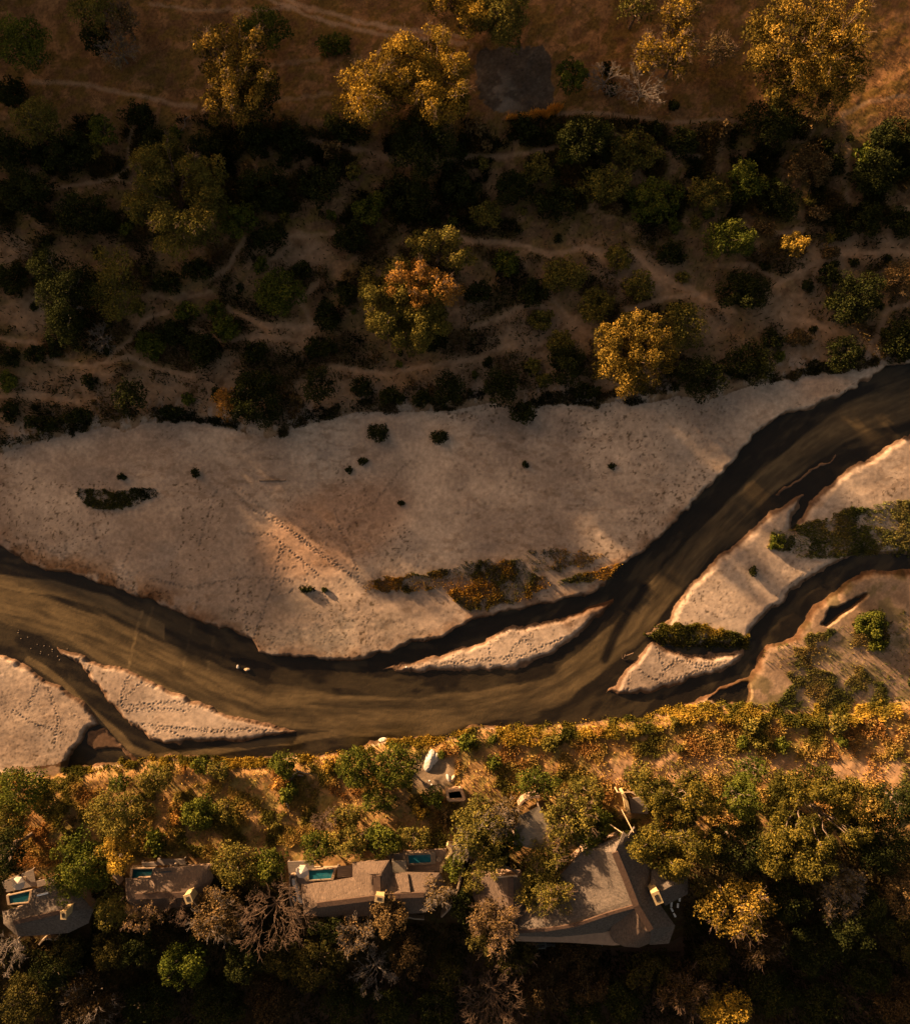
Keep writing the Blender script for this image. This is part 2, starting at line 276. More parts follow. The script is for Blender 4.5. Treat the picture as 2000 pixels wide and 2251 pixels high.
# animal tracks over the sand, as pits
TRACKS = [[(500, 1068), (560, 1120), (640, 1165), (700, 1215), (760, 1255), (800, 1285)], [(735, 1115), (750, 1165), (775, 1225), (790, 1270)], [(530, 1075), (600, 1135), (655, 1175), (730, 1230), (790, 1275)],
 [(520, 1170), (600, 1175), (640, 1210), (700, 1260)], [(300, 1190), (275, 1235), (258, 1290)], [(480, 1070), (455, 1140), (440, 1200)], [(150, 1180), (146, 1255)], [(100, 1180), (88, 1225)], [(330, 1270), (420, 1290), (540, 1268), (650, 1275)], [(205, 1150), (230, 1210), (255, 1280)],
 [(262, 1550), (300, 1548), (380, 1540), (450, 1552), (520, 1578), (600, 1598), (660, 1604)], [(262, 1545), (285, 1480)], [(258, 1550), (310, 1500), (350, 1508)], [(300, 1590), (380, 1598), (470, 1605), (560, 1602), (640, 1606)], [(275, 1560), (340, 1556), (420, 1560)], [(330, 1620), (360, 1600), (420, 1625)],
 [(175, 1440), (168, 1465)], [(205, 1450), (190, 1480)], [(860, 1468), (950, 1458), (1050, 1450), (1150, 1440), (1240, 1400)], [(995, 1420), (1000, 1475)], [(1075, 1410), (1078, 1470)], [(1100, 1470), (1130, 1420), (1170, 1390)], [(1150, 1400), (1200, 1450)], [(860, 1475), (900, 1440), (930, 1420)],
 [(1440, 1415), (1460, 1470), (1500, 1440), (1540, 1470), (1600, 1450)], [(1400, 1470), (1450, 1500), (1520, 1480), (1560, 1440)], [(1385, 1480), (1378, 1520)], [(1440, 1500), (1480, 1450), (1560, 1460)], [(120, 1480), (80, 1510), (60, 1560)], [(110, 1510), (130, 1580), (120, 1640)], [(30, 1560), (80, 1590), (140, 1610)],
 [(550, 1290), (540, 1350), (548, 1400)], [(430, 1340), (440, 1310)], [(60, 1180), (200, 1250), (300, 1300)], [(620, 1200), (600, 1290), (560, 1400)], [(900, 1010), (820, 1110), (760, 1120)]]

def make_ground():
    core_x = np.arange(-97, 97.01, .2); core_y = np.arange(-107, 109.01, .2)
    def grow(a, lim):
        o, st = [], .4
        while a < lim: a += st; o.append(a); st = min(st * 1.12, 40)
        return np.array(o)
    gx, gy, gy2 = grow(97, 620), grow(109, 620), grow(107, 620)
    xs = np.concatenate([-gx[::-1], core_x, gx]); ys = np.concatenate([-gy2[::-1], core_y, gy])
    # the ridge needs a finer step than the growth gives
    ys = np.unique(np.concatenate([ys, np.arange(110, 190, 1.5)])); xs = np.unique(np.concatenate([xs, np.arange(-215, -98, 1.5)]))
    X, Y = np.meshgrid(xs, ys)
    Z, D = land_height(X, Y)
    u, v, wu, wv, sd, dn, d2 = D['u'], D['v'], D['wu'], D['wv'], D['sd'], D['dn'], D['d2']
    # hoof prints
    r = np.random.default_rng(3); PD = np.zeros(Z.shape, np.float32)
    def pit(pu, pv, rad, dep, rim=.35):
        x0, y0 = (pu - 1000) * S, (1125.5 - pv) * S
        i0, i1 = np.searchsorted(xs, [x0 - rad * 2.4, x0 + rad * 2.4]); j0, j1 = np.searchsorted(ys, [y0 - rad * 2.4, y0 + rad * 2.4])
        q = np.hypot(X[j0:j1, i0:i1] - x0, Y[j0:j1, i0:i1] - y0) / rad
        PD[j0:j1, i0:i1] = np.maximum(PD[j0:j1, i0:i1], np.exp(-q ** 2 * 1.1))
        Z[j0:j1, i0:i1] += -dep * np.exp(-q ** 2 * 1.3) + dep * rim * np.exp(-((q - 1.5) / .45) ** 2)
    for t in TRACKS:
        for i in range(len(t) - 1):
            a, b = np.array(t[i]), np.array(t[i + 1]); L = np.hypot(*(b - a)); n = int(L / 3.6)
            for k in range(n):
                p = a + (b - a) * (k + r.random() * .6) / max(n, 1) + r.normal(0, 1.6, 2); p[1] += (k % 2) * 2.4
                pit(p[0], p[1], .17 + .05 * r.random(), .08)
    def pits(poly, n, rad, dep):
        us = [p[0] for p in poly]; vs = [p[1] for p in poly]; c = 0
        while c < n:
            pu, pv = r.uniform(max(min(us), 0), min(max(us), 2000)), r.uniform(min(vs), max(vs))
            if inpoly(np.array(pu), np.array(pv), poly): pit(pu, pv, rad * r.uniform(.7, 1.3), dep); c += 1
    pits([(0, 1470), (120, 1510), (210, 1570), (170, 1640), (120, 1685), (0, 1670)], 330, .17, .035)
    pits([(560, 1060), (640, 1130), (900, 1190), (960, 1250), (800, 1290), (700, 1240)], 240, .2, .03)
    pits([(500, 1390), (760, 1330), (960, 1380), (860, 1430), (600, 1440)], 220, .18, .03)
    pits([(0, 1180), (300, 1250), (420, 1350), (60, 1230)], 140, .24, .07)
    pits([(560, 1180), (800, 1290), (720, 1330), (480, 1290)], 90, .24, .05)
    pits(LONGBAR, 90, .15, .035); pits(MIDBAR[1:-2], 70, .15, .035); pits(R3, 120, .16, .035); pits([(1600, 1225), (1700, 1215), (1800, 1240), (1650, 1360), (1480, 1350)], 110, .18, .03)
    pits([(1000, 900), (1600, 900), (1500, 1080), (1000, 1150)], 120, .28, .04)
    # image position of every ground point, for features that lie on raised ground
    iu = 1000 + X / S * HC / (HC - np.clip(Z, -1, 9)); iv = 1125.5 - Y / S * HC / (HC - np.clip(Z, -1, 9))
    iw = iu + (fbm(u, v, 18, 3, 31) - .5) * 14; ivw = iv + (fbm(u, v, 18, 3, 32) - .5) * 14
    n1, n2, n3, n4 = fbm(u, v, 120, 5, 21), fbm(u, v, 30, 4, 22), fbm(u, v, 7, 3, 23), fbm(u, v, 3, 2, 24)
    gr = fbm(u * .9 + v * .35, v, 16, 4, 25)
    # sand
    sand = lerp(C(.28, .22, .175), C(.41, .33, .26), sst(.3, .7, n1)); sand = sand * (.72 + .56 * n3)[..., None] * (.86 + .28 * n2)[..., None]
    patch = sst(1.15, .55, np.hypot((wu - 730) / 190, (wv - 1165) / 110 + (wu - 730) / 420)); sand = lerp(sand, sand * C(1.10, .95, .84), patch)  # warm tint: orange sand, with the sunlit patch put into the colour too
    grey = sst(.55, .75, fbm(u, v * 1.8, 90, 4, 27)); sand = lerp(sand, sand * C(.80, .82, .86), grey * .8)
    specks = sst(.70, .76, fbm(u, v, 5, 2, 28)) * sst(.5, .62, fbm(u, v, 110, 3, 29)); sand = lerp(sand, np.broadcast_to(C(.07, .05, .03), sand.shape), specks * .8)
    col = sand.copy()
    sand = sand * (1 - .42 * PD)[..., None]
    lowg = sst(1.2, .4, np.hypot((wu - 690) / 280, (wv - 1375 - (wu - 690) * .10) / 75)) * (.35 + .65 * sst(.4, .6, fbm(wu * .5, wv, 40, 4, 48))); sand = lerp(sand, sand * C(.74, .78, .80), lowg)
    lowb = sst(70, 15, SHV(wu, wv)) * sst(520, 380, wu); sand = lerp(sand, sand * C(.74, .60, .46), lowb * sst(.42, .6, fbm(u, v, 40, 4, 49)))
    fl1 = fbm(wu * .25 + wv * .12, wv - wu * .10, 16, 4, 41); sand = sand * (.90 + .20 * fl1)[..., None]
    scuff = sst(.60, .68, fbm(wu * .6 - wv * .3, wv * 1.2, 12, 4, 42)) * sst(.45, .6, fbm(u, v, 150, 3, 43)); sand = lerp(sand, sand * C(.70, .66, .62), scuff * .7)
    streaky = sst(.60, .70, fbm(wu * .2, wv * 1.1 + wu * .12, 11, 4, 45)) * sst(.5, .62, fbm(u, v, 120, 3, 46)); sand = lerp(sand, sand * C(1.25, 1.24, 1.22), streaky * .6)
    col = sand.copy()
    # damp margins and the low parts of bars
    wetn = fbm(u, v, 26, 4, 30)
    damp = sst(.40, .02, Z + (wetn - .5) * .36)
    edge = np.max(np.stack([sd[k] for k in ('main', 'mid', 'left', 'long', 'r12', 'r3')]), 0); damp = np.maximum(damp * sst(1.4, .7, edge), sst(.75, .2, edge + (wetn - .5) * 1.3) * .9)
    col = lerp(col, col * C(.36, .29, .24), damp)
    dampsouth = sst(40, 5, SHV(wu, wv)) * sst(-.1, .1, sd['main'])
    col = lerp(col, col * C(.66, .56, .48), dampsouth * sst(.35, .6, wetn))
    col = lerp(col, col * C(.55, .45, .38), sst(.0, .3, sd['mid']) * sst(1390, 1350, v + (wetn - .5) * 60 + (1300 - u) * .12))
    # north bank soil and grass
    soil = lerp(C(.105, .066, .036), C(.18, .115, .062), sst(.35, .65, n2)); grass = lerp(C(.075, .062, .022), C(.14, .092, .034), n3)
    nb = lerp(soil, grass, sst(.42, .62, gr)); nb = nb * (.6 + .8 * n4)[..., None]
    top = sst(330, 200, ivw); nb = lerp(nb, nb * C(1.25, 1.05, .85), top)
    pt = np.zeros(u.shape)
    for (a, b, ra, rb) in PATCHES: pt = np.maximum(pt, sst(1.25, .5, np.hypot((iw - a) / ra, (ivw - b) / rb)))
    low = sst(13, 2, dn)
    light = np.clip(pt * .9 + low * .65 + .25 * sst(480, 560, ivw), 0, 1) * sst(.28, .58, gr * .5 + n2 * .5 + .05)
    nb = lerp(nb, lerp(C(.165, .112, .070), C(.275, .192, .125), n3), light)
    for hw, st, pl in PATHS:
        d = linedist(iw, ivw, pl, 34); hv = hw * (.55 + .9 * fbm(u, v, 60, 2, 47)); nb = lerp(nb, lerp(C(.23, .16, .105), C(.33, .235, .16), n3), st * (.55 + .45 * n2) * sst(hv + 4.5, hv * .3, d)); nb = lerp(nb, nb * C(1.35, 1.25, 1.15), .6 * st * sst(30, hw, d))
    scree = sst(.52, .62, fbm(u * 1.6, v * .8, 22, 4, 33)) * sst(6.5, 1, dn); nb = lerp(nb, np.broadcast_to(C(.30, .25, .21), nb.shape) * (.6 + .7 * n4)[..., None], scree * .75)
    pl = polysd(iw * .35 + iu * .65, ivw * .35 + iv * .65, PLOT, 20); pl = pl + (fbm(iu, iv, 12, 4, 34) - .5) * 22; plm = sst(-1, 3, pl)
    ash = lerp(C(.040, .032, .025), C(.085, .068, .053), n2) * (.6 + .8 * n4)[..., None]
    ash = lerp(ash, np.broadcast_to(C(.14, .12, .10), ash.shape), sst(.45, .65, n2) * sst(75, 20, np.hypot(iu - 1075, iv - 225) * .8) + .3 * sst(.6, .75, n3))
    nb = lerp(nb, ash, plm)
    col = np.where((dn > -.2)[..., None], nb, col)
    # low right flat
    flat = (sd['south'] > -1.5) & (d2 <= 0.4) & (Z > -.32)
    fl = lerp(C(.21, .145, .095), C(.36, .26, .18), sst(.3, .7, n1 * .4 + n2 * .6)) * (.7 + .6 * n4)[..., None]
    fl = lerp(fl, np.broadcast_to(C(.10, .085, .035), fl.shape), sst(.5, .65, n2) * .7)
    col = np.where(flat[..., None], lerp(fl, fl * C(.34, .27, .22), np.maximum(sst(.25, 0, Z), sst(1.6, .5, sd['south'] + (wetn - .5) * 1.4) * (d2 < -.8))), col)
    # south bank: dry grass litter and red-brown earth
    sb = lerp(C(.155, .092, .038), C(.255, .155, .066), sst(.3, .7, n2)); sb = lerp(sb, lerp(C(.13, .11, .035), C(.20, .15, .05), n3), .8 * sst(.5, .68, gr)); sb = sb * (.6 + .8 * n4)[..., None]
    sb = lerp(sb, lerp(C(.16, .12, .08), C(.22, .17, .12), n3), sst(1.2, .6, np.hypot((iu - 950) / 60, (iv - 1700) / 45)))
    sb = lerp(sb, sb * C(.22, .24, .26), sst(1900, 1985, iv + (n1 - .5) * 90))  # ground darkened towards the lower edge, shade of the wood put into its colour
    trk = linedist(iw, ivw, [(1330, 1700), (1450, 1690), (1600, 1680), (1760, 1690), (2060, 1700)], 60); sb = lerp(sb, lerp(C(.24, .15, .09), C(.36, .24, .15), n3), .8 * sst(40, 12, trk))
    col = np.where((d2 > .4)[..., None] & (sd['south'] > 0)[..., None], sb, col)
    # bed under the water
    col = np.where((Z < -.3)[..., None], col * 0 + C(.07, .045, .03), col)
    nx, ny = len(xs), len(ys); idx = np.arange(nx * ny).reshape(ny, nx)
    f = np.stack([idx[:-1, :-1], idx[:-1, 1:], idx[1:, 1:], idx[1:, :-1]], -1).reshape(-1, 4)
    me = np_mesh('ground', np.stack([X, Y, Z], -1).reshape(-1, 3), f, np.clip(col, 0, 1).reshape(-1, 3), True, M['ground'])
    tag(link('ground', me), kind='structure', label='sandy river bed, brown wooded banks and the earth beyond')
    return xs, ys, Z
def SHV(wu, wv):
    return linedist(wu, wv, SHORE_N[14:], 60)
GX, GY, GZ = make_ground()
def zg(x, y):
    x = np.asarray(x, float); y = np.asarray(y, float)
    i = np.clip(np.searchsorted(GX, x) - 1, 0, len(GX) - 2); j = np.clip(np.searchsorted(GY, y) - 1, 0, len(GY) - 2)
    fx = (x - GX[i]) / (GX[i + 1] - GX[i]); fy = (y - GY[j]) / (GY[j + 1] - GY[j])
    return (GZ[j, i] * (1 - fx) + GZ[j, i + 1] * fx) * (1 - fy) + (GZ[j + 1, i] * (1 - fx) + GZ[j + 1, i + 1] * fx) * fy
def Pw(u, v, z):
    """where a thing seen at photo px (u, v) stands when it is z metres up"""
    k = (HC - z) / HC; return ((u - 1000) * S * k, (1125.5 - v) * S * k, z)
def Gp(u, v, dz=0):
    z = 3.0
    for _ in range(4):
        x, y, _z = Pw(u, v, z + dz); z = float(zg(x, y))
    return (x, y, z + dz)
def Gp_arr(u, v):
    z = np.full(np.shape(u), 3.0)
    for _ in range(4):
        k = (HC - z) / HC; x = (u - 1000) * S * k; y = (1125.5 - v) * S * k; z = zg(x, y)
    return x, y, z

def make_water():
    xs = np.concatenate([np.arange(-560, -100, 4.0), np.arange(-97, 97.01, .3), np.arange(100, 561, 4.0)])
    ys = np.concatenate([np.arange(-75, -56, 1.5), np.arange(-54, 34, .3), np.arange(34, 75, 1.0)])
    X, Y = np.meshgrid(xs, ys); u = 1000 + X / S; v = 1125.5 - Y / S
    def flow(line, wd):
        best = np.full(u.shape, 1e9); lat = np.zeros(u.shape); al = np.zeros(u.shape); w = np.ones(u.shape); acc = 0
        for i in range(len(line) - 1):
            a, b = line[i], line[i + 1]; d, t = segdist(u, v, a, b); L = math.hypot(b[0] - a[0], b[1] - a[1])
            s = np.sign((b[0] - a[0]) * (v - a[1]) - (b[1] - a[1]) * (u - a[0])); m = d < best
            best = np.where(m, d, best); lat = np.where(m, d * s, lat); al = np.where(m, acc + t * L, al)
            if wd: w = np.where(m, wd[i] + (wd[i + 1] - wd[i]) * t, w)
            acc += L
        return lat, al, w
    lat, al, w = flow(STREAM, STREAM_W)
    wob = (fbm(al, lat, 150, 3, 71) - .5) * 30
    q = (lat + wob) / w; str0 = fbm(al / 6, lat, 14, 4, 70)
    core = sst(1.12, .86, np.abs(q + (str0 - .5) * .5))
    str1 = fbm(al / 12, lat, 9, 4, 72); str2 = fbm(al / 5, lat, 16, 3, 73)
    silt = core * (.62 + .5 * (str1 - .5) + .5 * (str2 - .35))
    lat2, al2, _ = flow(STREAM2, None); silt = np.maximum(silt, sst(20, 13, np.abs(lat2 + (fbm(al2, lat2, 90, 2, 74) - .5) * 10)) * (.75 + .3 * (str1 - .5)) * (u < 360))
    lat3, al3, _ = flow(STREAM3, None); silt = np.maximum(silt, sst(11, 6, np.abs(lat3 + (fbm(al3, lat3, 60, 2, 75) - .5) * 8)) * .8)
    silt = silt + .30 * sst(.42, .75, fbm(al / 8, lat, 14, 4, 76)) * sst(760, 560, u)
    silt = np.maximum(silt, .16 + .34 * sst(.5, .72, fbm(al / 3, lat, 24, 4, 78)))
    silt = silt + .35 * sst(5, 1, linedist(u, v, [(312, 1345), (300, 1380), (292, 1420), (285, 1450), (280, 1470)], 9)) * fbm(u, v, 5, 2, 79)
    silt = np.clip(silt, 0, 1.1)
    hole = sst(1.1, .8, np.hypot((u - 545 - (v - 1455) * 1.6) / 40, (v - 1458 - (u - 540) * .12) / 10)); silt = silt * (1 - hole)
    silt = silt * (1 - .85 * sst(14, 4, linedist(u, v, [(1420, 1290), (1385, 1340), (1350, 1400), (1330, 1450)], 40))) 
    base = C(.007, .0055, .004); mid = C(.034, .026, .014); hi = C(.104, .076, .038)
    col = lerp(np.broadcast_to(base, (*u.shape, 3)), np.broadcast_to(mid, (*u.shape, 3)), sst(0, .5, silt)); col = lerp(col, np.broadcast_to(hi, col.shape), sst(.45, 1.0, silt))
    col = col * (.70 + .6 * fbm(al / 3, lat, 5, 3, 77))[..., None] * (.8 + .4 * fbm(u, v, 40, 3, 80))[..., None]
    for t in ([(312, 1345), (300, 1380), (292, 1420), (285, 1450), (280, 1470)], [(335, 1335), (322, 1375), (318, 1420)], [(420, 1372), (412, 1420), (400, 1470)], [(470, 1400), (460, 1440), (455, 1490)]):
        col = col * (1 + .55 * sst(5, 1, linedist(u, v, t, 9)) * sst(.35, .6, fbm(u, v, 6, 2, 79)))[..., None]
    nx, ny = len(xs), len(ys); idx = np.arange(nx * ny).reshape(ny, nx)
    f = np.stack([idx[:-1, :-1], idx[:-1, 1:], idx[1:, 1:], idx[1:, :-1]], -1).reshape(-1, 4)
    me = np_mesh('river', np.stack([X, Y, np.full(X.shape, -.30)], -1).reshape(-1, 3), f, col.reshape(-1, 3), True, M['water'])
    tag(link('river', me), kind='structure', label='shallow brown river winding between sand bars')
make_water()

# ------------------------------------------------------------------ plants
def quads(c, a, b):
    """leaf quads from centres c and half-axes a, b (n x 3)"""
    n = len(c); v = np.stack([c - a - b * .6, c + a * .9 - b, c + a + b * .7, c - a * .8 + b], 1).reshape(-1, 3)
    return v, np.arange(4 * n).reshape(n, 4)
def rdir(n, r):
    d = r.normal(size=(n, 3)); return d / np.linalg.norm(d, axis=1, keepdims=True)
PAL = dict(
    gold=((.05, .040, .010), (.26, .175, .028), (.50, .31, .038)), olive=((.050, .052, .013), (.135, .118, .025), (.20, .15, .035)),
    green=((.027, .040, .008), (.082, .096, .015), (.145, .14, .022)), dark=((.010, .014, .005), (.026, .032, .009), (.048, .05, .013)),
    brown=((.06, .04, .018), (.13, .088, .036), (.20, .13, .06)), greygold=((.06, .045, .02), (.14, .10, .042), (.24, .17, .085)),
    orange=((.16, .08, .02), (.30, .16, .035), (.40, .22, .06)), shadeolive=((.018, .019, .006), (.05, .045, .012), (.085, .07, .02)), shadebrown=((.022, .016, .008), (.055, .038, .017), (.09, .06, .03)),
    golddark=((.022, .024, .007), (.15, .105, .018), (.42, .26, .048)),
    deepgold=((.018, .022, .006), (.085, .075, .014), (.22, .165, .028)),
    lime=((.022, .034, .007), (.065, .082, .012), (.12, .125, .02)))
def crown_mesh(name, rx, ry, hz, pal, r, dens=1.0, leaf=.24, lobes=None, squash=.75, gap=.0, elong=1.6):
    """crown of leaf clumps around the origin; rx, ry half widths, hz half height"""
    P0 = np.array(PAL[pal]); rr = (rx + ry) / 2; cs, rad = [], []
    if lobes is None: lobes = [(0, 0, 1.0)]
    for lx, ly, ls in lobes:
        n = max(4, int((12 + 3.6 * rr * ls) * (1.0 - gap * .5) * ls + 2))
        for i in range(n):
            a = r.random() * 6.283; q = math.sqrt(r.random()) * .84
            z = (1 - q * q) * .8 - .15 + r.normal() * .20
            cs.append((lx * rx + math.cos(a) * q * rx * ls, ly * ry + math.sin(a) * q * ry * ls, z * hz)); rad.append(r.uniform(.15, .30) * rr * ls ** .6 * .9 + .15)
    cs = np.array(cs); rad = np.array(rad); tone = r.random(len(cs))
    N = int(58 * rx * ry * 3.14 * dens * (.30 / leaf) ** 1.6 / 2.3 * sum(l[2] ** 2 for l in lobes) ** .9) + 60
    pr = rad ** 2; k = r.choice(len(cs), N, p=pr / pr.sum())
    d = rdir(N, r); d[:, 2] = np.abs(d[:, 2]) * .9 - .25 * (r.random(N) < .3)
    rad2 = .55 + .5 * r.random(N) ** .6 + (r.random(N) < .08) * .3
    c = cs[k] + d * (rad[k] * rad2)[:, None] * np.array([1, 1, squash])
    a = rdir(N, r) + d * .5; a /= np.linalg.norm(a, axis=1, keepdims=True); nrm = d + rdir(N, r) * .8
    b = np.cross(a, nrm); b /= np.linalg.norm(b, axis=1, keepdims=True) + 1e-9
    s = leaf * r.uniform(.55, 1.35, N)[:, None] * .5
    NI = int(N * .36); an = r.random(NI) * 6.2832; p1, p2 = r.random(2) * 6.28; q = r.random(NI) ** .5 * .76 * (1 + .20 * np.sin(3 * an + p1) + .13 * np.sin(7 * an + p2)); li = r.integers(0, len(lobes), NI); LB = np.array(lobes)[li]
    ci = np.stack([LB[:, 0] * rx + np.cos(an) * q * rx * LB[:, 2] * 1.05, LB[:, 1] * ry + np.sin(an) * q * ry * LB[:, 2] * 1.05, ((1 - q * q) * .42 - .25 - r.random(NI) * .35) * hz], 1)
    c = np.concatenate([c, ci]); ai = rdir(NI, r); ai[:, 2] *= .5; bi = np.cross(ai, rdir(NI, r)); bi /= np.linalg.norm(bi, axis=1, keepdims=True) + 1e-9; si = leaf * 1.5 * r.uniform(.6, 1.3, NI)[:, None] * .5
    a = np.concatenate([a, ai]); b = np.concatenate([b, bi]); s = np.concatenate([s, si]); k = np.concatenate([k, r.integers(0, len(cs), NI)]); N0 = N; N = N + NI
    v, f = quads(c, a * s * elong ** .5, b * s / elong ** .5)
    t = np.clip(.5 * tone[k] + .55 * r.random(N) - .05, 0, 1); t[N0:] *= .35  # inner leaves toned down: shade between the clumps put into leaf colour
    col = np.where((t < .5)[:, None], P0[0] + (P0[1] - P0[0]) * (t * 2)[:, None], P0[1] + (P0[2] - P0[1]) * (t * 2 - 1)[:, None]) * r.uniform(.8, 1.2, N)[:, None]
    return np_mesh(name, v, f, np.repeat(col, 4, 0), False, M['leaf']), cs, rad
class Tubes:
    def __init__(s): s.v, s.f, s.n = [], [], 0
    def add(s, path, rad, k=5):
        path = np.asarray(path, float); rad = np.broadcast_to(rad, len(path)); t = np.gradient(path, axis=0); t /= np.linalg.norm(t, axis=1, keepdims=True) + 1e-9
        up = np.array([.3, .2, 1.0]) if abs(t[0][2]) < .9 else np.array([1.0, .1, 0]); x = np.cross(t, up); x /= np.linalg.norm(x, axis=1, keepdims=True) + 1e-9; y = np.cross(t, x)
        an = np.arange(k) * 6.2832 / k
        ring = path[:, None] + rad[:, None, None] * (x[:, None] * np.cos(an)[None, :, None] + y[:, None] * np.sin(an)[None, :, None])
        m = len(path); s.v.append(ring.reshape(-1, 3)); i = np.arange(m - 1)[:, None] * k; j = np.arange(k)[None]
        s.f.append(np.stack([i + j, i + (j + 1) % k, i + k + (j + 1) % k, i + k + j], -1).reshape(-1, 4) + s.n); s.n += m * k
    def mesh(s, name, m): return np_mesh(name, np.concatenate(s.v), np.concatenate(s.f), None, True, m)
def limb(a, b, r, bend=.15, n=5):
    a, b = np.array(a, float), np.array(b, float); L = np.linalg.norm(b - a); t = np.linspace(0, 1, n)[:, None]
    off = r.normal(size=(n, 3)) * L * bend * .35 * np.sin(t * 3.14); off[:, 2] += (np.sin(t[:, 0] * 3.14)) * L * bend * .6
    return a + (b - a) * t + off
def spray(T, base, dr, L, rad, lev, r, spread=.6):
    end = base + dr * L; p = limb(base, end, r, .28, 4); T.add(p, np.linspace(rad, rad * .55, 4), 4)
    if lev <= 0: return
    for i in range(r.integers(3, 6) if lev > 1 else r.integers(3, 5)):
        q = r.integers(1, 4); d = dr + rdir(1, r)[0] * spread; d[2] = d[2] * .6 + .08; d /= np.linalg.norm(d)
        spray(T, p[q], d, L * r.uniform(.5, .75), max(rad * .55, .028), lev - 1, r, spread)
def tree(u, v, r_px, h, pal, label, cat='tree', group=None, lobes=None, ry=None, bark='bark', dens=1.0, leaf=.22, bare=0, name=None, gap=0, lean=True, squash=.75, seed=None):
    r = np.random.default_rng(seed if seed is not None else int(u * 7 + v * 13)); rx = r_px * S; ryy = (ry or r_px) * S
    hz = min(h * .42, (rx + ryy) * .5); cz = h - hz * .8
    g = Gp(u, v, cz); base = np.array([g[0], g[1], g[2] - cz - .12])
    nm = name or {'deepgold': 'round_olive_tree', 'gold': 'golden_tree', 'golddark': 'golden_tree', 'olive': 'olive_tree', 'green': 'green_tree', 'dark': 'dark_tree', 'brown': 'brown_tree', 'greygold': 'half_bare_tree', 'orange': 'orange_tree', 'lime': 'green_tree'}[pal]
    root = empty(nm, base, label, cat, group)
    me, cs, rad = crown_mesh('crown', rx, ryy, hz, pal, r, dens, leaf, lobes, squash, gap)
    cr = link('crown', me, root, (0, 0, cz + .12))
    T = Tubes(); fork = np.array([r.normal() * .3, r.normal() * .3, cz * .42]); tr = max(.16, h * .028)
    T.add(limb((0, 0, -.3), fork, r, .06, 5), np.linspace(tr * 1.3, tr * .8, 5), 7)
    top = np.argsort(-cs[:, 2] + r.random(len(cs)))[:min(len(cs), 14 + int(bare * 10))]
    for i in top:
        e = cs[i] + np.array([0, 0, cz - rad[i] * .1]); T.add(limb(fork, e, r, .12, 6), np.linspace(tr * .5, tr * .14, 6), 5)
    if bare:
        for i in top:
            for _ in range(int(2 + 3 * bare)):
                d = cs[i] / (np.linalg.norm(cs[i]) + .1) + rdir(1, r)[0] * .6; d[2] = abs(d[2]) * .8 + .1; d /= np.linalg.norm(d)
                spray(T, cs[i] + np.array([0, 0, cz]) , d, rad[i] * r.uniform(.9, 1.4), .036, 1, r)
    link('trunk', T.mesh('trunk', M[bark]), root)
    return root
def bare_tree(u, v, r_px, h, label, bark='silver', leaves=None, name='bare_tree', group=None, n=8, cat='tree', seed=None):
    r = np.random.default_rng(seed if seed is not None else int(u * 5 + v * 11)); rx = r_px * S; cz = h * .75
    g = Gp(u, v, cz); base = np.array([g[0], g[1], g[2] - cz - .1]); root = empty(name, base, label, cat, group)
    T = Tubes(); fork = np.array([0, 0, h * .4]); T.add(limb((0, 0, -.3), fork, r, .06, 5), np.linspace(.22, .15, 5), 7)
    B = Tubes(); ends = []
    for i in range(n):
        a = 6.283 * (i + r.random() * .7) / n; q = rx * r.uniform(.45, .7); e = np.array([math.cos(a) * q, math.sin(a) * q, h * r.uniform(.62, .92)])
        p = limb(fork, e, r, .22, 6); B.add(p, np.linspace(.10, .05, 6), 5)
        for j in (2, 3, 4, 5, 5):
            d = (p[j] - fork) / np.linalg.norm(p[j] - fork) + rdir(1, r)[0] * .6; d /= np.linalg.norm(d)
            spray(B, p[j], d, rx * r.uniform(.28, .45), .036, 2, r, .75); ends.append(p[j] + d * rx * .4)
    link('trunk', T.mesh('trunk', M[bark]), root); link('branches', B.mesh('branches', M[bark]), root)
    if leaves:
        P0 = np.array(PAL[leaves]); N = int(rx * rx * 60); k = r.integers(0, len(ends), N); c = np.array(ends)[k] + r.normal(size=(N, 3)) * rx * .13
        a, b = rdir(N, r) * .17, rdir(N, r) * .10; vv, f = quads(c, a, b); t = r.random(N)[:, None]
        link('leaves', np_mesh('leaves', vv, f, np.repeat(P0[1] + (P0[2] - P0[1]) * t, 4, 0), False, M['leaf']), root)
    return root
def bush_mesh(rx, ry, h, pal, r, dens=1.0, leaf=.24):
    me, cs, rad = crown_mesh('bush', rx, ry, h * .62, pal, r, dens * 1.15, leaf, None, .8)
    me.transform(Matrix.Translation((0, 0, h * .34))); return me
def bush(u, v, r_px, pal, label, group=None, ry=None, h=None, name='bush', dens=1.0, leaf=.26):
    r = np.random.default_rng(int(u * 3 + v * 17)); rx = r_px * S; ryy = (ry or r_px) * S; h = h or min(rx, ryy) * 1.3
    g = Gp(u, v, h * .5); me = bush_mesh(rx, ryy, h, pal, r, dens, leaf)
    o = link(name, me, None, (g[0], g[1], g[2] - h * .5)); return tag(o, label, 'bush', group)

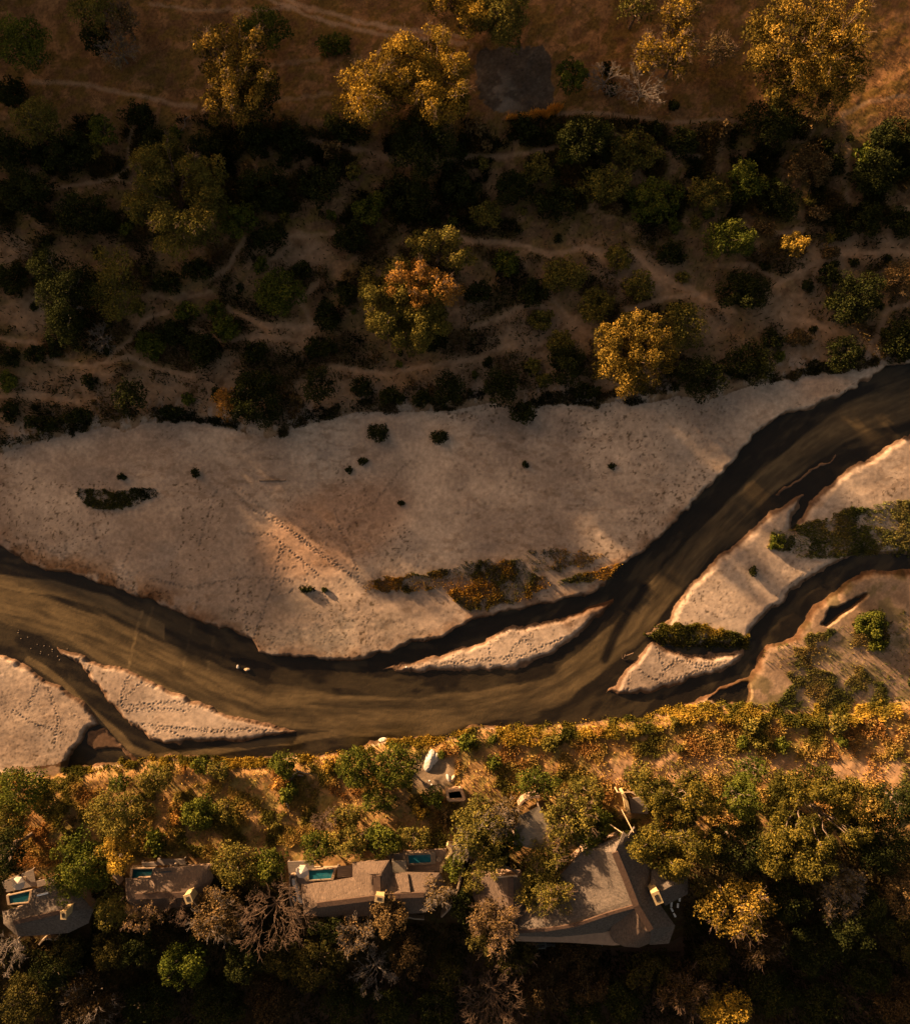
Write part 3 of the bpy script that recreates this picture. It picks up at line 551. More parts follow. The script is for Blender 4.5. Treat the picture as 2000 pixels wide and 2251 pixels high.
# big trees on the north bank
tree(508, 172, 92, 13, 'golddark', 'tall golden brown tree with pale limbs, left of the two wheel tracks', ry=105, lobes=[(-.3, .45, .5), (.35, .5, .42), (0, 0, .55), (-.25, -.5, .35), (.3, -.45, .45), (.65, -.1, .35)], bark='pale', bare=.6, dens=1.1, leaf=.23)
tree(565, 205, 58, 7, 'dark', 'dark shaded tree tucked against the right side of the golden brown tree', dens=1.1)
tree(930, 178, 108, 10.3, 'gold', 'largest golden crown, bright on top, just left of the ash grey plot', ry=100, lobes=[(-.35, .45, .48), (.1, .55, .5), (.5, .05, .45), (-.1, -.1, .55), (.15, -.55, .45), (-.5, -.1, .4), (.65, -.35, .3)], bark='pale', bare=.4, dens=1.15, leaf=.23)
tree(812, 205, 78, 11, 'gold', 'straw gold tree with greyish twigs at the left flank of the big golden crown', ry=68, name='half_bare_tree', bark='pale', bare=.6, dens=1.2)
tree(930, 318, 74, 8, 'dark', 'shaded green tree directly below the big golden crown', dens=1.1)
tree(1010, 5, 75, 10, 'gold', 'golden brown tree cut by the upper edge, left half of a touching pair', ry=90, bark='pale', dens=1.1, lobes=[(-.4, .2, .55), (.3, -.3, .5), (.1, .4, .5)])
tree(1105, 25, 62, 9, 'olive', 'olive gold tree cut by the upper edge, above the ash grey plot', ry=78, dens=1.2)
tree(1768, 132, 128, 17, 'golddark', 'wide bright golden tree, the rightmost large crown on the upper bank', ry=108, lobes=[(-.55, .55, .4), (0, .6, .4), (.5, .4, .45), (.65, 0, .42), (.1, .1, .5), (.2, -.5, .45), (-.5, 0, .42), (-.3, -.45, .35), (.5, -.4, .4)], bark='pale', bare=.3, dens=1.15, leaf=.23)
tree(1700, 262, 70, 8, 'dark', 'dark low tree in the shade under the wide bright golden tree', ry=60, dens=1.1)
tree(1492, 40, 38, 11, 'gold', 'slim loose golden tree at the upper edge right of a bare grey tree', ry=62, bark='pale', bare=1, dens=.8, gap=.3)
tree(1486, 118, 36, 10, 'gold', 'small golden tree below the slim one, with gaps showing pale twigs', ry=50, bark='pale', bare=1, dens=.8, gap=.3)
tree(1425, 115, 34, 9, 'gold', 'narrow bright golden tree beside the pale bare branches', ry=38, bark='pale', bare=1, dens=.8)
tree(1400, 12, 44, 9, 'olive', 'olive gold tree clipped by the upper edge near the slim golden trees', ry=30, dens=.8, bark='pale', bare=.2)
tree(1578, 112, 34, 6, 'greygold', 'small straw coloured tree just left of the wide bright golden tree', dens=.6, bark='pale', bare=.8)
bare_tree(1412, 195, 46, 5, 'bare silvery tree with fine branches below the narrow golden trees')
bare_tree(1330, 175, 34, 4, 'small bare grey tree between two round dark bushes')
bush(1333, 150, 15, 'dark', 'small round dark bush above the little bare grey tree')
bush(1343, 194, 16, 'dark', 'small round dark bush below the little bare grey tree')
bush(1481, 230, 12, 'dark', 'tiny dark bush on the grass above the thin pale trail')
tree(585, 68, 60, 6, 'green', 'rounded dark green tree on the grass left of the wheel tracks', ry=42, dens=1.2)
bush(733, 97, 38, 'green', 'oval green bush on the grass just below the wheel tracks', ry=24, h=3)
tree(1256, 164, 36, 5, 'lime', 'fresh green tree standing right of the ash grey plot', ry=38, dens=1.2)
tree(48, 92, 62, 9, 'green', 'dark green tree in the top left corner of the wood', ry=60, dens=1.0)
tree(208, 25, 52, 8, 'olive', 'olive tree on the upper edge at the left, beside a straw coloured one', ry=42)
tree(272, 48, 26, 7, 'greygold', 'small straw coloured tree right of the olive one at the upper left', ry=36, bark='pale', bare=1, dens=.7)
bare_tree(262, 112, 34, 5, 'small bare grey brown tree below the straw coloured tree at upper left', leaves='greygold')
tree(215, 88, 34, 5, 'dark', 'dark tree between the olive tree and the bare grey brown tree')
tree(75, 265, 50, 7, 'olive', 'dull olive tree in deep shade near the left edge, under the earth trail')
tree(228, 290, 32, 5, 'green', 'small green tree inside the shaded thicket at the left')
tree(385, 440, 108, 11, 'olive', 'large pale olive tree with a dark hollow middle, left of centre', ry=118, gap=-.5, lobes=[(-.38, .5, .45), (.55, .45, .42), (-.35, .1, .4), (.6, .05, .4), (.0, -.5, .5), (.5, -.45, .38), (-.65, -.15, .28), (-.05, .85, .2)], bark='pale', bare=.35, dens=1.5, leaf=.24)
tree(900, 655, 108, 9, 'olive', 'large olive gold tree with a sunlit orange top, above the sand', ry=112, lobes=[(-.55, .1, .45), (.35, .0, .45), (-.5, -.4, .4), (0, -.7, .4), (.45, -.35, .4), (-.1, .35, .4), (0, 0, .5)], bark='bark', dens=1.5)
tree(925, 632, 78, 11.5, 'orange', 'glowing orange crown, sunlit top of the olive gold tree put into leaf colour', ry=62, bark='pale', bare=.6, dens=1.1, lobes=[(-.5, .2, .55), (.5, -.1, .6), (0, .4, .5), (0, -.4, .4)])  # orange palette carries the sunlight on the olive tree's top
tree(958, 550, 78, 10, 'olive', 'broad olive tree touching the glowing orange crown from above', ry=52, dens=1.1, lobes=[(-.3, .2, .6), (.6, -.3, .5), (.3, .4, .45)])
tree(1393, 780, 98, 10.5, 'golddark', 'dark gold round tree at the edge of the big sand bank', ry=92, lobes=[(-.45, .3, .45), (.3, .5, .42), (.5, -.05, .4), (-.5, -.25, .42), (0, -.55, .45), (.1, .1, .4), (-.1, .75, .3)], dens=1.2, bark='pale')
tree(1500, 720, 58, 4.5, 'olive', 'dim olive tree right of and above the dark gold round tree', dens=.95)
tree(562, 872, 72, 7, 'dark', 'dark green round tree overhanging the upper rim of the sand', ry=70, dens=1.25, lobes=[(-.3, .3, .5), (.3, .4, .45), (.2, -.3, .6), (-.45, -.3, .45)])
tree(497, 885, 30, 6, 'orange', 'small rusty tree against the dark green round tree on the rim', ry=40, dens=.8)
tree(140, 655, 86, 11, 'dark', 'broad very dark tree in the left of the thorn scrub', ry=100, dens=1.1, bark='silver', lobes=[(-.3, .5, .5), (.4, .3, .5), (0, -.1, .6), (.1, -.6, .45)])
tree(250, 625, 52, 8, 'olive', 'dull olive tree leaning against the broad very dark tree', ry=85, dens=.8)
bare_tree(222, 745, 30, 4, 'small leafless whitish tree beneath the broad very dark tree')
tree(612, 640, 58, 6.5, 'green', 'green tree with a scalloped crown between two sandy game trails', ry=54, dens=1.2)
tree(1292, 305, 66, 6, 'dark', 'dark dense tree just under the thin pale trail, right of centre', ry=52, dens=1.2)
bush(1248, 332, 22, 'lime', 'light green bush at the left foot of the dark dense tree', ry=28, h=4)
tree(1600, 525, 62, 5, 'green', 'green spreading tree with one yellow tip, right of centre', ry=46)
tree(1745, 535, 28, 6, 'gold', 'small yellow topped tree on the right of the thorn scrub', dens=1)
tree(1878, 655, 62, 5.5, 'dark', 'large round dark green tree near the right edge above the river', ry=60, dens=1.25)
tree(1630, 640, 62, 4.2, 'dark', 'dark green flat tree between the game trails at the right', ry=46, dens=1.2)
tree(1978, 612, 42, 5, 'brown', 'rusty brown tree touching the right edge', ry=40)
tree(1640, 800, 70, 2.6, 'dark', 'low dark tree spreading towards the sand beside bare pale ground', ry=50)
tree(1540, 830, 56, 3.5, 'dark', 'dark tree pressed against the right side of the dark gold round tree', ry=55)
tree(1855, 775, 48, 3, 'dark', 'dark bushy tree on the lip above the narrowing sand', ry=42)
tree(1985, 745, 50, 4, 'dark', 'dark tree at the right edge where the river enters')
tree(700, 850, 38, 4.5, 'dark', 'upright dark green tree left of the sand rim centre', ry=42)
tree(288, 872, 38, 4.5, 'dark', 'round dark tree on the rim left of the rusty one', ry=46)
tree(1100, 850, 42, 4.5, 'dark', 'dark tree at the mouth of a gully on the sand rim', ry=50)
tree(985, 855, 36, 4.5, 'dark', 'dark tree left of the gully on the sand rim', ry=44)
_sc = [(1405, 628, 38, 34, 'olive'), (1312, 668, 42, 38, 'olive'), (1240, 600, 56, 42, 'olive'), (1360, 563, 32, 30, 'olive'), (1478, 555, 34, 28, 'dark'), (1985, 485, 36, 36, 'dark'), (1905, 480, 40, 38, 'dark'),
 (440, 765, 42, 40, 'dark'), (328, 760, 38, 32, 'green'), (492, 718, 34, 30, 'green'), (375, 730, 40, 30, 'dark'), (715, 690, 30, 42, 'dark'), (560, 772, 30, 22, 'dark'), (700, 762, 42, 26, 'dark'), (1190, 700, 30, 24, 'olive'), (1232, 758, 32, 36, 'olive'), (1250, 800, 46, 50, 'dark'),
 (14, 838, 22, 26, 'green'), (20, 785, 24, 22, 'dark'), (78, 778, 26, 22, 'dark'), (1115, 575, 34, 30, 'green'), (1175, 640, 36, 32, 'dark'), (665, 590, 24, 20, 'dark'), (410, 685, 30, 22, 'green'), (470, 680, 26, 20, 'green'), (365, 620, 34, 26, 'dark'), (1490, 680, 32, 22, 'dark'), (795, 850, 26, 24, 'dark'), (955, 745, 32, 30, 'dark'), (20, 610, 40, 40, 'dark'), (1825, 600, 30, 28, 'dark'), (1825, 553, 28, 16, 'brown'), (20, 905, 20, 26, 'dark'), (1150, 905, 34, 26, 'dark'),
 (180, 470, 70, 50, 'dark'), (60, 420, 60, 50, 'dark'), (580, 410, 60, 46, 'dark'), (640, 300, 40, 30, 'dark'), (700, 400, 50, 44, 'dark'), (900, 430, 60, 50, 'dark'), (810, 455, 40, 36, 'green'), (1010, 415, 46, 40, 'dark'), (1070, 470, 40, 30, 'olive'), (1130, 410, 50, 40, 'dark'), (1220, 440, 56, 40, 'dark'), (1330, 400, 60, 44, 'olive'), (1440, 440, 66, 46, 'green'), (1400, 330, 60, 40, 'olive'), (1500, 310, 40, 34, 'dark'), (1560, 420, 50, 40, 'olive'), (1640, 400, 44, 44, 'green'), (1720, 440, 50, 40, 'dark'), (1780, 360, 50, 40, 'brown'), (1930, 380, 60, 50, 'dark'), (1960, 300, 50, 40, 'dark'), (430, 590, 40, 26, 'dark'), (520, 480, 44, 40, 'green'), (590, 520, 40, 34, 'dark'), (770, 520, 40, 36, 'dark'), (300, 250, 40, 26, 'dark'), (150, 330, 56, 46, 'dark'), (20, 330, 46, 44, 'dark'), (20, 200, 40, 36, 'dark'), (340, 310, 44, 34, 'dark'), (450, 320, 44, 34, 'dark'), (560, 300, 40, 36, 'dark'), (770, 290, 46, 26, 'dark'), (1180, 370, 40, 30, 'olive'), (860, 870, 34, 22, 'dark'), (930, 875, 26, 20, 'dark'), (1290, 860, 34, 18, 'dark'), (90, 930, 40, 20, 'dark'), (170, 915, 36, 18, 'dark'), (380, 905, 34, 16, 'dark'), (1700, 745, 30, 22, 'dark'), (1760, 740, 34, 20, 'brown'), (1680, 500, 30, 20, 'brown'), (1800, 470, 30, 18, 'brown'), (1050, 640, 34, 26, 'dark'), (760, 640, 26, 30, 'dark')]
NAMEC = {'dark': 'dark green', 'green': 'mid green', 'olive': 'olive', 'brown': 'rusty brown'}
_small = []
for i in range(1500):
    a, b = R.uniform(0, 2000), R.uniform(265, 930)
    if b > interp(NEDGE, a) - 14: continue
    f = float(fbm(np.array(a), np.array(b), 70, 3, 91)); pr = (.75 if b < 500 else .34) * (1.6 if f > .5 else .4)
    if R.random() > pr: continue
    if any((a - q[0]) ** 2 + (b - q[1]) ** 2 < ((q[2] + q[3]) * .36 + 10) ** 2 for q in _sc): continue
    if any((a - q[0]) ** 2 + (b - q[1]) ** 2 < 22 ** 2 for q in _small): continue
    if min(float(linedist(np.array([a]), np.array([b]), p[2], 40)[0]) for p in PATHS) < 9: continue
    _small.append((a, b))
tmpl = {}
for pal in ('dark', 'green', 'olive', 'brown'):
    tmpl[pal] = [bush_mesh(1.5, 1.4, 1.7, pal, np.random.default_rng(900 + i), .9, .26) for i in range(4)]
# lone plants on the river bed
for (a, b, ra, rb, lb) in [(832, 948, 26, 24, 'dark green bush alone on the sand near its upper rim, the larger of two'), (964, 961, 22, 16, 'flat spiky dark bush on the sand right of the larger lone bush'), (767, 1034, 9, 8, 'tiny dark shrub on the open sand, left of another'), (798, 1014, 13, 8, 'small oval dark shrub on the open sand above the tracks'),
 (882, 1106, 9, 6, 'lone tuft beside a pale scuff in the middle of the sand'), (1156, 1021, 9, 9, 'small round dark shrub on the sand right of centre'), (675, 1295, 19, 8, 'flat dark shrub low on the sand left of the golden reeds'), (429, 1040, 9, 12, 'small upright shrub above the dark thicket on the sand'), (1345, 1025, 9, 7, 'small dark shrub at the right on the speckled sand'),
 (1656, 1256, 9, 13, 'single dark bush on the pale bar right of the river'), (268, 1048, 13, 7, 'faint low shrub on the sand above the dark thicket'), (1710, 1192, 20, 20, 'bright green clump at the left tip of the long green thicket'), (714, 1297, 8, 5, 'very small tuft next to the flat dark shrub on the sand'), (1917, 1370, 40, 34, 'round olive bush on the sandy flat beside the dark creek'), (1930, 1415, 24, 20, 'smaller olive bush just below the round one on the sandy flat')]:
    bush(a, b, ra, 'green' if a > 1690 else 'dark', lb, ry=rb, h=max(.5, rb * S * (1.0 if a < 1690 else .8)), name='shrub', leaf=.22)

# low vegetation that nobody could count
def scatter(name, label, polys, n, cols, h, w, seed, mask=None, lean=.5, cat=None, mt='grass', z0=0.0, flat=.0):
    r = np.random.default_rng(seed); us, vs = [], []
    for pl, share in polys:
        k = int(n * share); a0, a1 = min(p[0] for p in pl), max(p[0] for p in pl); b0, b1 = min(p[1] for p in pl), max(p[1] for p in pl); got = 0; tries = 0
        while got < k and tries < 40:
            tries += 1
            a, b = r.uniform(a0, a1, k * 2), r.uniform(b0, b1, k * 2); wob = (fbm(a, b, 16, 3, 66) - .5) * 22
            ok = inpoly(a + wob, b + wob, pl)
            if mask is not None: ok &= r.random(len(a)) < mask(a, b)
            a, b = a[ok][:k - got], b[ok][:k - got]; us.append(a); vs.append(b); got += len(a)
    u = np.concatenate(us); v = np.concatenate(vs); x, y, z = Gp_arr(u, v); N = len(u)
    cl = fbm(u, v, 14, 3, seed + 5); hh = h * r.uniform(.5, 1.3, N) * (.5 + cl)
    d = rdir(N, r); d[:, 2] = 0; d /= np.linalg.norm(d, axis=1, keepdims=True)
    up = np.stack([d[:, 0] * lean * r.random(N), d[:, 1] * lean * r.random(N), np.full(N, 1.0 - flat)], 1) + r.normal(size=(N, 3)) * .12; up /= np.linalg.norm(up, axis=1, keepdims=True)
    t = np.cross(up, rdir(N, r)); t /= np.linalg.norm(t, axis=1, keepdims=True); ww = w * r.uniform(.6, 1.4, N)
    b0 = np.stack([x, y, z - .05 + z0 * r.random(N)], 1); tip = b0 + up * hh[:, None]
    V = np.stack([b0 - t * ww[:, None] * .5, b0 + t * ww[:, None] * .5, tip + t * ww[:, None] * .28, tip - t * ww[:, None] * .28], 1).reshape(-1, 3)
    cc = cols(u, v, r, N) * r.uniform(.7, 1.3, N)[:, None]
    me = np_mesh(name, V, np.arange(4 * N).reshape(N, 4), np.repeat(cc, 4, 0), False, M[mt])
    return tag(link(name, me), label, cat, None, 'stuff')
def mixcol(*cs):
    cs = np.array(cs)
    def f(u, v, r, N):
        q = np.clip(fbm(u, v, 46, 4, 88) * 2.5 - .75 + r.normal(size=N) * .13, 0, .999) * (len(cs) - 1); i = q.astype(int); return cs[i] + (cs[i + 1] - cs[i]) * (q - i)[:, None]
    return f
scatter('reeds', 'golden and green reeds in a long streak on the lower edge of the big sand bank', [(V1, .8), (V1c, .12), (V1b, .08)], 17000, mixcol((.04, .05, .010), (.09, .085, .018), (.24, .15, .028), (.42, .24, .04)), .55, .14, 11, lambda a, b: .25 + .75 * (fbm(a, b, 28, 3, 13) > .42))
scatter('reeds', 'long olive green thicket along the bright bar at the right edge', [(V2, 1)], 21000, mixcol((.055, .07, .016), (.095, .11, .025), (.14, .14, .04), (.19, .16, .05)), .5, .16, 12, lambda a, b: .2 + .8 * (fbm(a, b, 32, 3, 14) > .42))
scatter('reeds', 'yellow green reeds on the tongue of sand where two channels meet', [(V3, 1)], 9000, mixcol((.05, .055, .012), (.13, .11, .02), (.30, .21, .035)), .6, .15, 13, lambda a, b: .2 + .8 * (fbm(a, b, 15, 3, 18) > .40), lean=.9)
scatter('low_scrub', 'patchy olive and rust scrub over the sandy flat by the right edge', [(V4, 1)], 26000, mixcol((.045, .055, .014), (.085, .09, .022), (.13, .12, .035), (.19, .14, .045)), .42, .15, 14, lambda a, b: sst(.42, .56, fbm(a, b, 44, 4, 15)) + .04)
scatter('low_scrub', 'dark low thicket lying like an island on the left of the sand', [(VLEFT, 1)], 3600, mixcol((.025, .032, .010), (.05, .058, .016), (.09, .085, .025)), .5, .17, 15, lambda a, b: .15 + .85 * (fbm(a, b, 14, 3, 17) > .42), lean=1.3)
NB = [(-40, 255), (2040, 255), (2040, 790), (1900, 800), (1750, 820), (1585, 850), (1400, 872), (1200, 880), (1085, 875), (860, 895), (640, 930), (540, 935), (335, 915), (240, 925), (0, 985), (-40, 990)]
def nbmask(a, b):
    m = sst(.44, .60, fbm(a, b, 62, 4, 16)) * np.where(b < 490, 1.0, .34) + .03; m = m * (.35 + .65 * sst(.0, .3, (b - 255) / 250))
    for hw, st, pl in PATHS: m = m * sst(hw * .6, hw + 8, linedist(a, b, pl, 30))
    for (pa, pb, ra, rb) in PATCHES: m = m * (.35 + .65 * sst(.6, 1.2, np.hypot((a - pa) / ra, (b - pb) / rb)))
    return m
scatter('undergrowth', 'dark tangled undergrowth over the shaded upper bank', [(NB, 1)], 120000, mixcol((.012, .016, .006), (.028, .032, .010), (.055, .048, .016), (.09, .06, .022)), .75, .20, 17, nbmask, lean=1.2, z0=.5)
TOPG = [(-40, -40), (2040, -40), (2040, 330), (1500, 300), (900, 330), (-40, 330)]
scatter('dry_grass', 'short dry brown grass on the flat upper bank', [(TOPG, 1)], 60000, mixcol((.06, .045, .016), (.10, .065, .022), (.15, .09, .03), (.20, .11, .035)), .20, .10, 18, lambda a, b: np.where(polysd(a, b, PLOT, 8) > 0, .02, 1) * (.25 + .75 * sst(.4, .6, fbm(a, b, 50, 3, 19))), lean=1.0)
scatter('tall_grass', 'strip of grass coloured sunlit orange along the lower side of the ash grey plot', [([(1110, 262), (1150, 252), (1200, 250), (1218, 240), (1238, 236), (1225, 255), (1205, 264), (1120, 264)], 1)], 2600, mixcol((.50, .24, .04), (.75, .40, .07)), 1.3, .12, 20)  # sunlight on this strip is put into the orange blade colour
scatter('rim_growth', 'dark roots and creepers hanging on the upper rim of the sand bank', [([(u, v - 26) for u, v in NEDGE[1:-2]] + [(u, v + 2) for u, v in NEDGE[1:-2]][::-1], 1)], 11000, mixcol((.02, .024, .010), (.04, .042, .016), (.09, .07, .03)), .6, .17, 21, lambda a, b: sst(.50, .60, fbm(a, b, 45, 3, 23)) + .01, lean=1.1)
def bankpoly(o0, o1, ua, ub, step=40):
    uu = np.arange(ua, ub + 1, step); return [(a, float(interp(BLINE, a)) + o0) for a in uu] + [(a, float(interp(BLINE, a)) + o1) for a in uu[::-1]]
def notbuild(a, b):
    m = np.ones(len(a))
    for (x0, y0, x1, y1) in [(0, 1905, 200, 2060), (262, 1885, 470, 2010), (630, 1862, 1020, 2030), (1240, 1850, 1500, 2090), (1030, 1915, 1155, 2040), (1128, 1765, 1222, 1880), (1355, 1738, 1420, 1800), (905, 1665, 1000, 1745), (982, 1732, 1025, 1765)]:
        m *= np.where((a > x0) & (a < x1) & (b > y0) & (b < y1), .0, 1)
    return m
scatter('tall_grass', 'bright yellow green reeds along the water edge below the lodge side bank', [(bankpoly(-5, 13, 140, 1020), .30), (bankpoly(-6, 38, 1020, 2010), .70)], 30000, mixcol((.05, .055, .012), (.12, .105, .018), (.27, .195, .03), (.42, .28, .045)), .85, .15, 22, lambda a, b: .10 + .90 * (fbm(a, b, 24, 3, 24) > .47))
scatter('dry_grass', 'orange and straw coloured dry grass over the sunlit lower bank', [(bankpoly(16, 265, -40, 2040), 1)], 135000, mixcol((.10, .095, .02), (.19, .16, .035), (.33, .23, .06), (.41, .28, .085), (.30, .16, .05)), .55, .16, 23, lambda a, b: notbuild(a, b) * (.05 + .95 * sst(.43, .56, fbm(a, b, 40, 4, 26))) * (1 - .82 * sst(38, 16, linedist(a, b, [(1330, 1700), (1450, 1690), (1600, 1680), (1760, 1690), (2060, 1700)], 60))), lean=.9)
scatter('undergrowth', 'dark leafy undergrowth between the trees along the lower edge', [([(-40, 1930), (2040, 1830), (2040, 2290), (-40, 2290)], 1)], 60000, mixcol((.012, .015, .006), (.03, .03, .010), (.07, .05, .018)), .8, .22, 27, lambda a, b: notbuild(a, b), lean=1.2, z0=.5)

# ------------------------------------------------------------------ lodge buildings
def child(name, bm, m, parent=None, smooth=False, org=None):
    me = bpy.data.meshes.new(name); bmesh.ops.recalc_face_normals(bm, faces=bm.faces); bm.to_mesh(me); bm.free(); me.materials.append(m)
    if smooth: me.polygons.foreach_set('use_smooth', np.ones(len(me.polygons), bool))
    if parent is not None: me.transform(Matrix.Translation(-Vector(parent.location))); return link(name, me, parent)
    if org is not None: me.transform(Matrix.Translation(-Vector(org))); return link(name, me, None, org)
    return link(name, me)
def prism(bm, pts, z0, z1):
    """upright prism over a list of (x, y)"""
    lo = [bm.verts.new((p[0], p[1], z0)) for p in pts]; hi = [bm.verts.new((p[0], p[1], z1)) for p in pts]; n = len(pts)
    bm.faces.new(hi); bm.faces.new(lo[::-1])
    for i in range(n): bm.faces.new((lo[i], lo[(i + 1) % n], hi[(i + 1) % n], hi[i]))
def uvp(pts, z): return [Pw(a, b, z)[:2] for a, b in pts]
def box(bm, c, size, rot=0.0, tilt=None):
    m = Matrix.Translation(c) @ Matrix.Rotation(rot, 4, 'Z')
    if tilt is not None: m = m @ tilt
    bmesh.ops.create_cube(bm, size=1, matrix=m @ Matrix.Diagonal((*size, 1)))
def bar(bm, a, b, w, h):
    a, b = Vector(a), Vector(b); d = b - a; q = d.to_track_quat('X', 'Z').to_matrix().to_4x4()
    bmesh.ops.create_cube(bm, size=1, matrix=Matrix.Translation((a + b) / 2) @ q @ Matrix.Diagonal((d.length, w, h, 1)))
def wallband(bm, pts, z0, z1, th):
    """curved wall along (x, y) points"""
    p = np.array(pts); t = np.gradient(p, axis=0); t /= np.linalg.norm(t, axis=1, keepdims=True); nn = np.stack([-t[:, 1], t[:, 0]], 1) * th / 2
    A = [[bm.verts.new((*(p[i] + s * nn[i]), z)) for s, z in ((-1, z0), (-1, z1), (1, z1), (1, z0))] for i in range(len(p))]
    for i in range(len(p) - 1):
        for j in range(4): bm.faces.new((A[i][j], A[i][(j + 1) % 4], A[i + 1][(j + 1) % 4], A[i + 1][j]))
    bm.faces.new(A[0]); bm.faces.new(A[-1][::-1])
def smoothline(pts, n=6):
    P = np.array(pts, float); out = []
    for i in range(len(P) - 1):
        p0, p1, p2, p3 = P[max(i - 1, 0)], P[i], P[i + 1], P[min(i + 2, len(P) - 1)]
        for k in range(n):
            t = k / n; out.append(.5 * (2 * p1 + (p2 - p0) * t + (2 * p0 - 5 * p1 + 4 * p2 - p3) * t * t + (3 * p1 - p0 - 3 * p2 + p3) * t ** 3))
    out.append(P[-1]); return [tuple(q) for q in out]
def roof(name, planes, G, m, parent, thick=.38, sub=5, wob=.07):
    bm = bmesh.new(); vs = {}
    for pl in planes:
        f = []
        for a, b, dz in pl:
            k = (a, b, dz)
            if k not in vs: vs[k] = bm.verts.new(Pw(a, b, G + dz))
            f.append(vs[k])
        bm.faces.new(f)
    bmesh.ops.triangulate(bm, faces=bm.faces, quad_method='BEAUTY', ngon_method='BEAUTY')
    for _ in range(3): bmesh.ops.subdivide_edges(bm, edges=[e for e in bm.edges if e.calc_length() > .8], cuts=1, use_grid_fill=True, smooth=0)
    bmesh.ops.triangulate(bm, faces=bm.faces)
    for _ in range(2): bmesh.ops.smooth_vert(bm, verts=[v for v in bm.verts if not v.is_boundary], factor=.5, use_axis_x=False, use_axis_y=False, use_axis_z=True)
    bmesh.ops.recalc_face_normals(bm, faces=bm.faces)
    if sum(f.normal.z for f in bm.faces) < 0: bmesh.ops.reverse_faces(bm, faces=bm.faces)
    for v in bm.verts: v.co.z += (float(fbm(np.array(v.co.x * 10), np.array(v.co.y * 10), 14, 2, 5)) - .5) * wob * 2
    bmesh.ops.solidify(bm, geom=bm.faces[:], thickness=thick)
    return child(name, bm, m, parent, smooth=False)
def cap(parent, G, pts, w=.85, name='ridge_cap'):
    bm = bmesh.new()
    for i in range(len(pts) - 1): bar(bm, Vector(Pw(pts[i][0], pts[i][1], G + pts[i][2] + .10)), Vector(Pw(pts[i + 1][0], pts[i + 1][1], G + pts[i + 1][2] + .10)), w, .34)
    return child(name, bm, M['cap'], parent)
def walls(parent, G, pts, top, dz=3.0):
    """earth walls under a roof: footprint given in photo px at eave height"""
    bm = bmesh.new(); P = np.array(uvp(pts, G + dz)); c = P.mean(0); P = c + (P - c) * .93
    prism(bm, [tuple(p) for p in P], G - 1.2, G + top); return child('wall', bm, M['plasterd'], parent)
def chimney(parent, G, c, s, top, rot=0.0, base=2.5, m='plaster'):
    z = G + top; x, y, _ = Pw(c[0], c[1], z); ch = bmesh.new(); box(ch, (x, y, (z + G + base) / 2), (s[0], s[1], z - G - base), rot)
    o = child('chimney', ch, M[m], parent)
    b2 = bmesh.new(); box(b2, (x, y, z + .08), (s[0] + .18, s[1] + .18, .16), rot); c2 = bmesh.new()
    box(c2, (x, y, z + .19), (s[0] * .55, s[1] * .55, .06), rot)
    k = child('chimney_cap', b2, M[m], parent); k.parent = o; q = child('flue', c2, M['dark'], parent); q.parent = o
    return o
def clear(pts, z, gap):
    P = np.array(uvp(pts, z)); a, b = P.min(0) - .3, P.max(0) + .3; q = np.meshgrid(np.linspace(a[0], b[0], 16), np.linspace(a[1], b[1], 16)); return max(z, float(zg(q[0], q[1]).max()) + gap)
def deck(name, pts, G, dz, label, cat='deck', m='deck', group=None):
    z = clear(pts, G + dz, .06); bm = bmesh.new(); P = uvp(pts, z); prism(bm, P, z - .22, z); cx, cy = np.mean(P, 0)
    r = empty(name, (cx, cy, float(zg(cx, cy))), label, cat, group); child('floor_boards' if m == 'deck' else 'floor_slab', bm, M[m], r)
    bm = bmesh.new()
    for p in P:
        q = (p[0] + (cx - p[0]) * .06, p[1] + (cy - p[1]) * .06); g = float(zg(*q)); box(bm, (q[0], q[1], (g - .3 + z - .22) / 2), (.25, .25, max(.1, z - .22 - g + .3)))
    child('post', bm, M['bark'], r); return r
def pool(pts, G, dz, rim, label, wm='pool'):
    z = clear(pts, G + dz, .14); P = np.array(uvp(pts, z)); c = P.mean(0); r = empty('swimming_pool', (c[0], c[1], z - 1.2), label, 'pool')
    O = []
    for p in P:
        d = p - c; L = np.linalg.norm(d); O.append(p + d / L * rim * 1.35)
    bm = bmesh.new(); n = len(P)
    lo = [[bm.verts.new((*q, zz)) for q in K] for K, zz in ((O, z - 1.2), (O, z + .10), (P, z + .10), (P, z - 1.0))]
    for k in range(3):
        for i in range(n): bm.faces.new((lo[k][i], lo[k][(i + 1) % n], lo[k + 1][(i + 1) % n], lo[k + 1][i]))
    bm.faces.new(lo[3]); child('coping', bm, M['coping'], r)
    bm = bmesh.new(); f = bm.faces.new([bm.verts.new((*(c + (p - c) * 1.01), z - .06)) for p in P]); 
    child('water', bm, M[wm], r); return r
